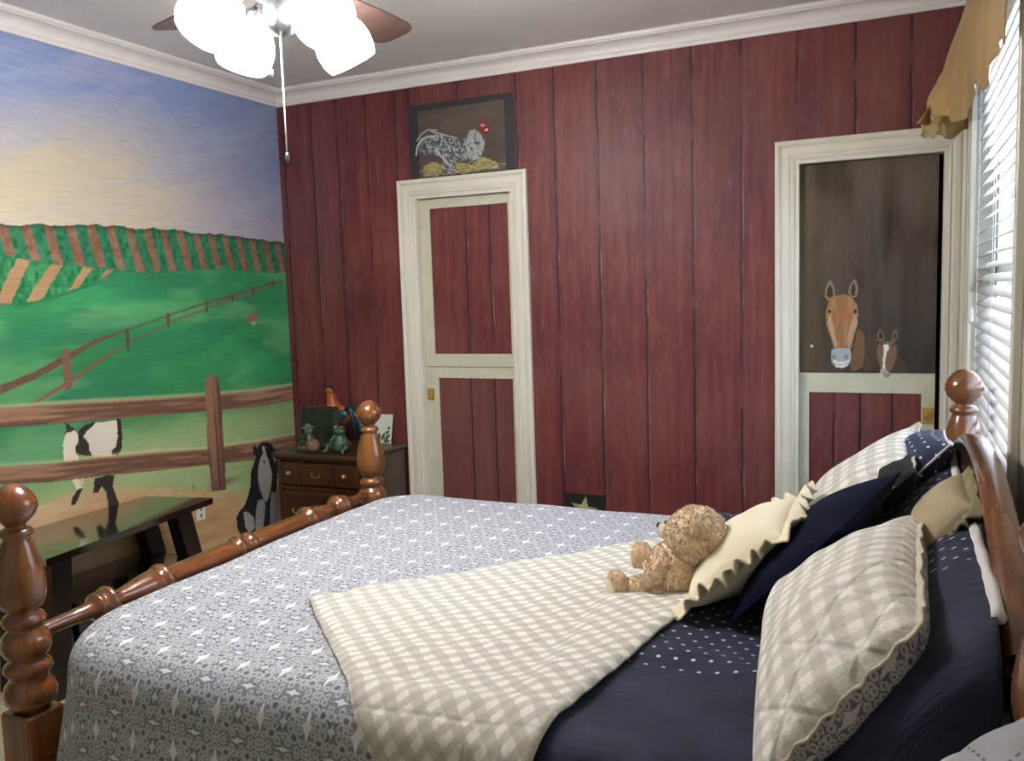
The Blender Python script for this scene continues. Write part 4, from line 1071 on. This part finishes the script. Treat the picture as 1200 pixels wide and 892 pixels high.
# dark cushion put in for a sham's shade, and a second navy sham at the far side
C = [(3.17, -1.42, .90), (3.17, -1.66, .90), (3.29, -1.66, 1.02), (3.29, -1.42, 1.02)]
pillow('shade_cushion', 'dark cushion shape standing in for shade behind the navy velvet cushion', C, .09, plain('shade_dark_green', '#1c2622', .95, '#0f1412', 60, bump=.6, bscale=90), None, .05, .45, .01, 17., cat='cushion')
C = [(3.245, -1.14, .92), (3.245, -1.50, .92), (3.375, -1.50, 1.065), (3.375, -1.14, 1.045)]
pillow('navy_sham', 'navy pillow with white dots in the far corner by the bedpost', C, .13, navy_mat('navy_sham_dots', '#2a3350', '#dfe3ec', .034, base2='#343d5a'), None, .04, .42, .01, 19., plain('white_sham_edge', '#d5d3cf', .9), .004)
# pale stitched pillow at the near edge
def stitched():
    n = NM('pale_grey_stitched', .9, .2); uv = n.coord('UV'); q = n.sep(uv)
    c = n.mix(n.step(.35, .7, n.noise(uv, 9., 3, .5)), '#aeaeb0', '#9e9ea2')
    ms = None
    for a, b, o in ((.7, .7, 0.), (.7, -.7, .3)):
        t = n.m('ADD', n.m('MULTIPLY', q[0], a), n.m('MULTIPLY', q[1], b)); l = n.m('SUBTRACT', n.m('MULTIPLY', q[0], b), n.m('MULTIPLY', q[1], a))
        ln = n.m('SUBTRACT', 1., n.step(.0, .035, n.m('ABSOLUTE', n.m('SUBTRACT', n.m('FRACT', n.m('ADD', n.m('DIVIDE', t, .09), o)), .5))))
        ds = n.m('GREATER_THAN', n.m('FRACT', n.m('DIVIDE', l, .012)), .45)
        e = n.m('MULTIPLY', ln, ds); ms = e if ms is None else n.m('MAXIMUM', ms, e)
    n.col(n.mix(n.m('MULTIPLY', ms, .8), c, '#4a4a50')); return n.mat
C = [(3.31, -2.72, .79), (3.25, -3.02, .67), (3.39, -3.04, .88), (3.44, -2.86, .99)]
pillow('stitched_pillow', 'pale grey pillow with dark dashed stitching at the near bed edge', C, .13, stitched(), None, .05, .42, .012, 23.)
# ------------------------------------------------------------------ teddy bear
bear = thing('teddy_bear', 'curly tan teddy bear sitting against the cream ruffled pillow', 'teddy bear', (2.70, -1.88, .70))
def fuzzy(mb, c, r, rot=None, tufts=900, ln=.011, seed=1):
    rnd = random.Random(seed); R = rot.to_4x4() if rot is not None else Matrix.Identity(4)
    mb.ball(c, r, 40, 26, 0, R, lambda d: .05*_ns.noise(d*5+Vector((seed, 0, 0)))+.02*_ns.noise(d*14))
    rx, ry, rz = r if isinstance(r, (list, tuple)) else (r, r, r)
    for _ in range(tufts):
        z = rnd.uniform(-1, 1); a = rnd.uniform(0, 2*PI); q = math.sqrt(1-z*z)
        d = Vector((q*math.cos(a), q*math.sin(a), z)); dis = 1+.05*_ns.noise(d*5+Vector((seed, 0, 0)))
        p = Vector((d.x*rx, d.y*ry, d.z*rz))*dis*.985; nrm = Vector((d.x/rx, d.y/ry, d.z/rz)).normalized()
        t = nrm.cross(Vector((rnd.uniform(-1, 1), rnd.uniform(-1, 1), rnd.uniform(-1, 1)))).normalized(); b = nrm.cross(t)
        w = .0019; l = ln*rnd.uniform(.35, .8); k = rnd.uniform(.3, .9)*l
        pts = [p-t*w-b*w, p+t*w-b*w, p+b*w*1.4, p+nrm*l*.6+t*k*.5-b*w, p+nrm*l*.6+t*k*.5+b*w, p+nrm*l*.75+t*k*1.2]
        MM = Matrix.Translation(Vector(c)) @ R
        mb.add([tuple(MM @ v) for v in pts], [(0, 1, 4, 3), (1, 2, 4), (2, 0, 3, 4), (3, 4, 5)], 0, None, True)
    return mb
E3 = lambda x, y, z: Matrix.Rotation(x, 3, 'X') @ Matrix.Rotation(y, 3, 'Y') @ Matrix.Rotation(z, 3, 'Z')
mb = fuzzy(MB(), (2.728, -1.900, .762), (.072, .074, .080), E3(0, .25, 0), 2200, .011, 1); obj('body', mb, M_fur, bear)
mb = fuzzy(MB(), (2.782, -1.89, .855), (.078, .080, .076), None, 3000, .011, 2); hd = obj('head', mb, M_fur, bear)
mb = fuzzy(MB(), (2.698, -1.845, .852), (.026, .034, .026), None, 250, .006, 3); o = obj('muzzle', mb, M_furlt, hd); o['label'] = 'pale cream muzzle'
mb = MB().ball((2.672, -1.842, .862), (.007, .011, .007), 14, 8); obj('nose', mb, M_eye, hd)
for y in (-1.885, -1.815): mb = MB().ball((2.703, y, .882), .0055, 12, 8); obj('eye', mb, M_eye, hd)
for y, s in ((-1.955, 4), (-1.83, 5)): mb = fuzzy(MB(), (2.795, y, .895), (.015, .020, .022), None, 300, .008, s); obj('ear', mb, M_fur, hd)
def limb(p, q, r0, r1, seed, nm, tufts=700):
    p, q = Vector(p), Vector(q); d = (q-p); c = (p+q)/2; R = d.to_track_quat('X', 'Z').to_matrix()
    mb = fuzzy(MB(), tuple(c), (d.length/2+r0*.6, r0, r0*.95), R, tufts, .010, seed); return obj(nm, mb, M_fur, bear)
limb((2.715, -1.945, .728), (2.625, -1.965, .722), .036, .03, 6, 'leg', 1100)
limb((2.705, -1.83, .728), (2.625, -1.775, .725), .034, .03, 7, 'leg', 700)
limb((2.725, -1.945, .80), (2.675, -1.975, .745), .026, .02, 8, 'arm', 700)
limb((2.715, -1.82, .80), (2.655, -1.80, .76), .026, .02, 9, 'arm', 400)
for (x, y, z), s, a in (((2.598, -1.972, .728), 10, .75), ((2.600, -1.752, .742), 11, -.25)):
    R = E3(0, -.25, a)
    mb = fuzzy(MB(), (x, y, z), (.026, .034, .042), R, 700, .008, s); ft = obj('foot', mb, M_fur, bear)
    pc = Vector((x, y, z))+R @ Vector((-.0225, 0, -.006))
    mb = MB().ball(tuple(pc), (.008, .027, .034), 20, 12, 0, R.to_4x4()); o = obj('foot_pad', mb, M_furlt, ft); o['label'] = 'pale cream foot pad'

for _o in [bear]: _o.location.z += .016

# ------------------------------------------------------------------ ceiling fan
FX, FY = 1.605, -1.945
fan = thing('ceiling_fan', 'brown bladed ceiling fan with four lit glass shades', 'ceiling fan', (FX, FY, H))
T = lambda z=0: Matrix.Translation((FX, FY, z))
mb = MB().lathe([(H-.001, .070), (H-.02, .068), (H-.05, .045), (H-.06, .02), (2.53, .014), (2.52, .03)][::-1], 32, T()); obj('canopy', mb, M_nickel, fan)
mb = MB().lathe([(2.385, .05), (2.392, .095), (2.42, .115), (2.47, .118), (2.505, .10), (2.525, .04)], 40, T()); obj('motor_housing', mb, M_nickel, fan)
for k in range(5):
    a = math.radians(90.5+72*k)
    R = T(2.432) @ Matrix.Rotation(a, 4, 'Z') @ Matrix.Rotation(math.radians(-13), 4, 'X')
    prof = [(.17, .048), (.20, .056), (.35, .068), (.50, .077), (.60, .079), (.635, .073), (.655, .056), (.664, .032)]
    top = [(x, w, .004) for x, w in prof]+[(x, -w, .004) for x, w in prof[::-1]]
    bot = [(x, y, -.004) for x, y, z in top]; n = len(top)
    mb = MB().add(top+bot, [tuple(range(n-1, -1, -1)), tuple(range(n, 2*n))]+[(i, (i+1) % n, (i+1) % n+n, i+n) for i in range(n)], 0, None, False, R)
    bld = obj('blade', mb, M_blade, fan)
    mb = MB().add([(.09, .018, .0), (.15, .014, .004), (.21, .036, .009), (.21, -.036, .009), (.15, -.014, .004), (.09, -.018, 0),
                   (.09, .018, -.006), (.15, .014, -.002), (.21, .036, .004), (.21, -.036, .004), (.15, -.014, -.002), (.09, -.018, -.006)],
                  [(0, 5, 4, 1), (1, 4, 3, 2), (6, 7, 10, 11), (7, 8, 9, 10), (0, 1, 7, 6), (1, 2, 8, 7), (2, 3, 9, 8), (3, 4, 10, 9), (4, 5, 11, 10), (5, 0, 6, 11)], 0, None, False, R)
    obj('blade_bracket', mb, M_nickel, bld)
mb = MB().lathe([(2.265, .012), (2.275, .035), (2.30, .055), (2.34, .06), (2.365, .05), (2.386, .045)], 32, T()); kit = obj('light_kit', mb, M_nickel, fan)
for k in range(4):
    a = math.radians(24.4+45+90*k); ca, sa = math.cos(a), math.sin(a); tl = math.radians(33)
    c = Vector((FX+.150*ca, FY+.150*sa, 2.375))
    mb = MB().tube([(FX+.045*ca, FY+.045*sa, 2.345), (FX+.08*ca, FY+.08*sa, 2.37), (FX+.12*ca, FY+.12*sa, 2.385), tuple(c)], .008, 10)
    R = Matrix.Translation(c) @ Matrix.Rotation(a, 4, 'Z') @ Matrix.Rotation(-tl, 4, 'Y')
    mb.lathe([(-.045, .026), (-.03, .031), (0, .028), (.008, .016)], 20, R); arm = obj('shade_holder', mb, M_nickel, fan)
    pr = [(-.022, .031), (-.032, .046), (-.055, .068), (-.085, .082), (-.115, .088), (-.145, .086), (-.165, .080), (-.176, .074), (-.172, .070), (-.145, .081), (-.115, .083), (-.085, .077), (-.055, .063), (-.032, .040), (-.028, .02)]
    mb = MB().lathe(pr, 32, R, 0, False); obj('glass_shade', mb, M_shade, arm)
    mb = MB().ball(tuple(R @ Vector((0, 0, -.085))), .030, 16, 10); mb.tube([tuple(R @ Vector((0, 0, -.03))), tuple(R @ Vector((0, 0, -.07)))], .012, 10); obj('bulb', mb, emis('lit_bulb_glass', '#fff4e8', 60.) if k == 0 else bpy.data.materials['lit_bulb_glass'], arm)
mb = MB().tube([(FX-.005, FY, 2.27), (FX-.005, FY, 1.935)], .0022, 8); ch = obj('pull_chain', mb, M_white, fan)
mb = MB().lathe([(1.905, .002), (1.909, .006), (1.925, .007), (1.937, .0025)], 12, Matrix.Translation((FX-.005, FY, 0))); obj('chain_bob', mb, plain('dark_bob', '#3c3f4a', .4), ch)
cx, cy = FX-.055, FY+.01
mb = MB().tube([(FX-.035, FY, 2.30), (cx, cy, 2.28), (cx, cy, 2.185)], .0016, 8); ch = obj('pull_chain', mb, M_nickel, fan)
mb = MB().lathe([(2.155, .002), (2.16, .007), (2.178, .008), (2.187, .003)], 12, Matrix.Translation((cx, cy, 0))); obj('chain_bob', mb, M_nickel, ch)

# ------------------------------------------------------------------ nightstand in the corner
NX0, NX1, NY0, NY1, NZ = .235, .775, -.45, -.022, .70
ns = thing('nightstand', 'dark brown wooden nightstand with brass pulls in the corner', 'nightstand', (.505, -.235, 0))
mb = MB().box(NX0, NX1, NY0+.018, NY1, .07, NZ-.022, .004); mb.box(NX0-.01, NX1+.01, NY0+.005, NY1, .0, .08, .006)
mb.box(NX0, NX0+.022, NY0, NY0+.02, .07, NZ-.022); mb.box(NX1-.022, NX1, NY0, NY0+.02, .07, NZ-.022)
for z in (.078, .288, .505): mb.box(NX0+.02, NX1-.02, NY0, NY0+.02, z, z+.02)
for x in (.397, .592): mb.box(x-.006, x+.006, NY0, NY0+.02, .52, NZ-.03)
obj('carcass', mb, M_dress, ns)
mb = MB().box(NX0-.022, NX1+.012, NY0-.022, NY1+.004, NZ-.022, NZ, .006); mb.box(NX0-.010, NX1+.004, NY0-.010, NY1, NZ-.036, NZ-.022, .004); obj('top', mb, M_dress, ns)
def bail(x, z, par, y=NY0-.008, s=1.):
    mb = MB()
    q = [(-.042, 0), (-.034, .010), (-.026, .007), (-.018, .016), (-.008, .012), (0, .018), (.008, .012), (.018, .016), (.026, .007), (.034, .010), (.042, 0), (.034, -.010), (.022, -.006), (.010, -.014), (0, -.010), (-.010, -.014), (-.022, -.006), (-.034, -.010)]
    n = len(q); P = [(x+a*s, y, z+b*s) for a, b in q]+[(x+a*s, y+.003, z+b*s) for a, b in q]
    mb.add(P, [tuple(range(n)), tuple(range(2*n-1, n-1, -1))]+[(i, i+n, (i+1) % n+n, (i+1) % n) for i in range(n)], 0, None, False)
    mb.tube([(x-.026*s, y-.002, z+.002), (x-.026*s, y-.012, z-.004), (x-.018*s, y-.014, z-.016*s), (x, y-.014, z-.02*s), (x+.018*s, y-.014, z-.016*s), (x+.026*s, y-.012, z-.004), (x+.026*s, y-.002, z+.002)], .0028, 8)
    return obj('handle', mb, M_brass, par)
for x0, x1, big in ((NX0+.026, .388, 0), (.406, .583, 1), (.601, NX1-.026, 0)):
    mb = MB().box(x0, x1, NY0-.006, NY0+.02, .532, .655, .006); mb.box(x0+.014, x1-.014, NY0-.009, NY0, .548, .640, .003); dr = obj('drawer', mb, M_dress, ns)
    if big: bail((x0+x1)/2, .60, dr)
    else:
        mb = MB().lathe([(0, .006), (.008, .005), (.014, .011), (.022, .012), (.027, .006)], 16, Matrix.Translation(((x0+x1)/2, NY0-.009, .598)) @ Matrix.Rotation(PI/2, 4, 'X')); obj('knob', mb, M_brass, dr)
for z0, z1 in ((.312, .498), (.102, .282)):
    mb = MB().box(NX0+.026, NX1-.026, NY0-.006, NY0+.02, z0, z1, .006); mb.box(NX0+.042, NX1-.042, NY0-.009, NY0, z0+.016, z1-.016, .003); dr = obj('drawer', mb, M_dress, ns)
    for x in (.36, .65): bail(x, (z0+z1)/2, dr)

# ------------------------------------------------------------------ ornaments on the nightstand
TZ = NZ+.0005
pf = thing('picture_frame', 'dark framed picture leaning at the back of the nightstand', 'picture frame', (.355, -.26, TZ))
Rf = Matrix.Translation((.355, -.262, TZ)) @ Matrix.Rotation(math.radians(-9), 4, 'X')
mb = MB()
for x0, x1, z0, z1 in ((-.125, .125, 0, .016), (-.125, .125, .189, .205), (-.125, -.109, .016, .189), (.109, .125, .016, .189)): mb.box(x0, x1, -.009, .009, z0*1.1, z1*1.1, .003, 0, Rf)
obj('frame', mb, plain('dark_bronze_frame', '#2a211d', .3, '#4a4038', 30), pf)
mb = MB().box(-.110, .110, -.003, .005, .014, .210, 0, 0, Rf); obj('picture', mb, plain('dark_picture', '#141714', .3, '#2c3a2c', 22), pf)
# rooster figurine
rf = thing('rooster_figurine', 'orange and teal rooster figurine with dark drooping tail on the nightstand', 'rooster figurine', (.45, -.16, TZ))
M_or = plain('rooster_orange', '#a85a20', .4, '#8c3f1c', 40); M_teal = plain('rooster_teal', '#1c4a44', .35, '#14304a', 30); M_dkf = plain('rooster_tail_dark', '#10131f', .35, '#1a1f33', 30); M_rd = plain('rooster_red', '#6a1c18', .5)
ry = -.165; RS = -.065
mb = MB(); mb.ball((0.450, ry, .865), (.062, .042, .055), 26, 16, 0, Matrix.Rotation(-.5, 4, 'Y')); mb.tube([(0.422, ry, .875), (0.405, ry, .92), (0.397, ry, .96), (0.393, ry, .985)], [.046, .038, .026, .018], 16); bd = obj('body', mb, M_or, rf)
mb = MB().ball((0.387, ry, .998), (.021, .017, .019), 18, 12); mb.tube([(0.369, ry, .998), (0.353, ry, .990)], [.008, .001], 8); obj('head', mb, M_or, rf)
mb = MB()
for i, (dx, dz) in enumerate(((-.012, .016), (-.002, .024), (.008, .022), (.016, .012))): mb.ball((.387+dx, ry, 1.002+dz), (.008, .004, .013), 12, 8)
mb.ball((0.375, ry, .975), (.007, .004, .012), 12, 8); obj('comb', mb, M_dkf, rf)
mb = MB().ball((0.470, ry-.026, .868), (.045, .020, .032), 20, 12, 0, Matrix.Rotation(-.3, 4, 'Y')); obj('wing', mb, M_teal, rf)
for i in range(7):
    t = i/6; x1 = .535+.05*t; mb = MB()
    mb.tube([(0.490, ry+.01*(i % 3-1), .885), (.520+.02*t, ry+.014*(i % 3-1), .925-.03*t), (x1, ry+.018*(i % 3-1), .90-.05*t), (x1+.02, ry+.02*(i % 3-1), .82-.04*t), (x1+.012, ry+.02*(i % 3-1), .755-.03*t)], [.012, .014, .014, .011, .003], 8)
    obj('tail_feather', mb, M_dkf if i % 2 else M_teal, rf)
mb = MB().tube([(0.440, ry-.015, .83), (0.440, ry-.015, .71)], .006, 8); mb.tube([(0.460, ry+.015, .83), (0.460, ry+.015, .71)], .006, 8); mb.lathe([(0, .058), (.01, .056), (.02, .045)], 20, Matrix.Translation((0.450, ry, TZ))); obj('legs_and_base', mb, plain('rooster_base', '#4a3a22', .6), rf)
# frog figurine
fg = thing('frog_figurine', 'green seated frog figurine in front of the rooster', 'frog figurine', (.555, -.33, TZ))
M_frog = plain('glazed_frog_green', '#2c4a35', .4, '#4a6a50', 70); fy = -.33; fx = .560
mb = MB(); mb.lathe([(0, .030), (.02, .040), (.045, .038), (.075, .026), (.09, .018)], 22, Matrix.Translation((fx, fy, TZ))); mb.ball((fx, fy-.004, TZ+.108), (.031, .026, .020), 20, 12)
for s in (-1, 1):
    mb.tube([(fx+s*.020, fy-.005, TZ+.085), (fx+s*.048, fy-.010, TZ+.060), (fx+s*.036, fy-.036, TZ+.040)], [.008, .007, .006], 10)
    mb.tube([(fx+s*.025, fy, TZ+.015), (fx+s*.062, fy-.030, TZ+.030), (fx+s*.050, fy-.058, TZ+.010), (fx+s*.066, fy-.074, TZ+.005)], [.014, .011, .008, .006], 10)
obj('body', mb, M_frog, fg)
for s in (-1, 1):
    mb = MB().ball((fx+s*.018, fy-.006, TZ+.128), .010, 14, 8); e = obj('eye', mb, M_frog, fg)
    mb = MB().ball((fx+s*.018, fy-.014, TZ+.129), .005, 10, 6); obj('pupil', mb, plain('frog_gold_eye', '#c9a66a', .3) if s < 0 else bpy.data.materials['frog_gold_eye'], e)
# garden figurine
gf = thing('basket_figurine', 'mottled figurine with pale head and tan basket on the nightstand left side', 'figurine', (.385, -.36, TZ))
gx, gy = .378, -.36
mb = MB().lathe([(0, .035), (.02, .036), (.05, .028), (.08, .024), (.095, .012)], 20, Matrix.Translation((gx-.012, gy+.02, TZ))); mb.tube([(gx-.03, gy, TZ+.08), (gx-.04, gy-.02, TZ+.05), (gx-.005, gy-.03, TZ+.045)], .009, 8); obj('body', mb, plain('grey_green_glaze', '#394a40', .4, '#22302c', 60), gf)
mb = MB().ball((gx-.012, gy+.015, TZ+.112), (.022, .020, .024), 18, 12); o = obj('head', mb, plain('pale_glazed_head', '#a8a288', .45, '#6b6850', 60), gf)
mb = MB().lathe([(.128-.002, .034), (.130, .032), (.134, .016), (.146, .012), (.148, .002)], 18, Matrix.Translation((gx-.012, gy+.015, TZ-.006))); obj('hat', mb, plain('straw_hat', '#77775c', .7, '#4c5040', 60), gf)
mb = MB().lathe([(0, .026), (.02, .034), (.04, .036), (.05, .032)], 20, Matrix.Translation((gx+.040, gy-.02, TZ))); 
for k in range(7): mb.ball((gx+.040+.018*math.cos(k*.9), gy-.02+.018*math.sin(k*.9), TZ+.054), .011, 10, 6)
o = obj('basket', mb, plain('tan_basket', '#7c634a', .7, '#6a4a40', 70), gf)
for k in range(5):
    mb = MB().ball((gx-.045+.014*k, gy-.035-.005*(k % 2), TZ+.012+.008*(k % 2)), (.012, .008, .012), 10, 6); obj('leaf_clump', mb, M_frog if k % 2 == 0 else bpy.data.materials['tan_basket'], gf)
# botanical card
cdt = thing('greeting_card', 'white card with a green sprig leaning on the red planks', 'card', (.61, -.05, TZ))
Rc = Matrix.Translation((.612, -.062, TZ)) @ Matrix.Rotation(math.radians(-12), 4, 'X')
mb = MB().box(-.092, .092, -.0015, .0015, 0, .160, 0, 0, Rc); obj('sheet', mb, plain('white_card', '#d9dccf', .7, '#ced4c2', 12), cdt)
mb = MB()
def leaf(mb, x, z, a, l, w):
    P = []; 
    for t, ww in ((0, 0), (.25, .8), (.55, 1), (.8, .6), (1, 0)): P.append((t*l, ww*w))
    q = P+[(p[0], -p[1]) for p in P[-2:0:-1]]
    M_ = Rc @ Matrix.Translation((x, -.0022, z)) @ Matrix.Rotation(-a, 4, 'Y')
    n = len(q); V_ = [(p[0], 0, p[1]) for p in q]; V2 = [(p[0], .0006, p[1]) for p in q]
    mb.add(V_+V2, [tuple(range(n)), tuple(range(2*n-1, n-1, -1))]+[(i, i+n, (i+1) % n+n, (i+1) % n) for i in range(n)], 0, None, False, M_)
for x, z, a, l, w in ((.03, .012, 1.2, .05, .010), (.045, .012, .8, .055, .012), (.05, .05, .6, .035, .009), (.02, .02, 1.9, .04, .010), (.066, .075, .9, .022, .009), (.04, .006, .2, .05, .009), (.0, .012, 2.2, .045, .010)): leaf(mb, x, z, a, l, w)
obj('sprig', mb, plain('printed_green', '#4c6a34', .7, '#2f4a28', 60), cdt)

# ------------------------------------------------------------------ low table below the mural
tb_ = thing('console_table', 'low glossy black table with slanted legs under the mural', 'table', (.20, -1.5, 0))
mb = MB(); 
q = [(.012, -1.90), (.012, -1.125), (.355, -1.055), (.46, -1.99), (.25, -1.92)]
n = len(q); TT = .603
mb.add([(x, y, TT) for x, y in q]+[(x, y, TT-.028) for x, y in q], [tuple(range(n-1, -1, -1)), tuple(range(n, 2*n))]+[(i, (i+1) % n, (i+1) % n+n, i+n) for i in range(n)], 0, None, False)
top = obj('tabletop', mb, M_table, tb_)
def slab(p0, p1, wx, ty):
    # slanted leg slab from p0 (top) to p1 (floor), thickness along y, width along x
    (x0, y0, z0), (x1, y1, z1) = p0, p1; P = []
    for x, y, z in (p0, p1):
        for dx, dy in ((-wx/2, -ty/2), (wx/2, -ty/2), (wx/2, ty/2), (-wx/2, ty/2)): P.append((x+dx, y+dy, z))
    return MB().add(P, [(0, 3, 2, 1), (4, 5, 6, 7), (0, 1, 5, 4), (1, 2, 6, 5), (2, 3, 7, 6), (3, 0, 4, 7)], 0, None, False)
for p0, p1 in (((.30, -1.215, TT-.028), (.30, -1.075, 0)), ((.07, -1.215, TT-.028), (.07, -1.075, 0)), ((.30, -1.83, TT-.028), (.30, -1.88, 0)), ((.07, -1.83, TT-.028), (.07, -1.88, 0))):
    obj('leg', slab(p0, p1, .07, .085), M_tableleg, tb_)
mb = MB().box(.02, .36, -1.80, -1.16, .33, .355, .003); mb.box(.03, .345, -1.79, -1.17, .06, .33, .003); obj('lower_shelf', mb, M_table, tb_)

# ------------------------------------------------------------------ wall plates
ol = thing('wall_outlet', 'white and tan outlet plates low on the mural wall', 'outlet', (0, -.75, .40))
mb = MB().box(.0005, .006, -.812, -.752, .398, .480, .003); o = obj('plate', mb, M_white, ol)
for z in (.422, .456): mb = MB().box(.006, .0068, -.789, -.775, z-.010, z+.010); obj('socket', mb, plain('socket_grey', '#6a6660', .5) if z < .44 else bpy.data.materials['socket_grey'], o)
mb = MB().box(.0005, .006, -.748, -.690, .398, .480, .003); mb.box(.006, .0075, -.727, -.711, .428, .452, .001); o = obj('plate', mb, plain('tan_painted_plate', '#c79a6a', .5), ol); o['label'] = 'tan painted plate'
sw = thing('light_switch', 'switch plate painted dark red among the planks by the narrow door', 'light switch', (.70, 0, 1.12))
mb = MB().box(.655, .745, -.006, -.0003, 1.120, 1.240, .003); pl_ = obj('plate', mb, M_red, sw)
for x in (.68, .722): mb = MB().box(x-.005, x+.005, -.013, -.005, 1.168, 1.192, .002); obj('toggle', mb, M_red, pl_)

# ------------------------------------------------------------------ light
wd = bpy.data.worlds.new('daylight'); SC.world = wd; wd.use_nodes = True
bg = wd.node_tree.nodes['Background']; bg.inputs[0].default_value = (.72, .83, 1., 1); bg.inputs[1].default_value = 5.
pd = bpy.data.lights.new('window_portal', 'AREA'); pd.shape = 'RECTANGLE'; pd.size = WY1-WY0; pd.size_y = WZ1-WZ0; pd.cycles.is_portal = True
po = bpy.data.objects.new('window_portal', pd); COL.objects.link(po); po.location = (W+.16, (WY0+WY1)/2, (WZ0+WZ1)/2); po.rotation_euler = (0, PI/2, 0)
po.rotation_euler = Vector((-1, 0, 0)).to_track_quat('-Z', 'Z').to_euler()
SC.cycles.use_denoising = True
SC.cycles.max_bounces = 8; SC.cycles.diffuse_bounces = 4; SC.cycles.glossy_bounces = 4; SC.cycles.transmission_bounces = 6
SC.cycles.sample_clamp_indirect = 8.
vs_ = SC.view_settings; vs_.view_transform = 'Standard'; vs_.look = 'None'; vs_.gamma = 1.; vs_.use_curve_mapping = False; vs_.exposure = EXPO
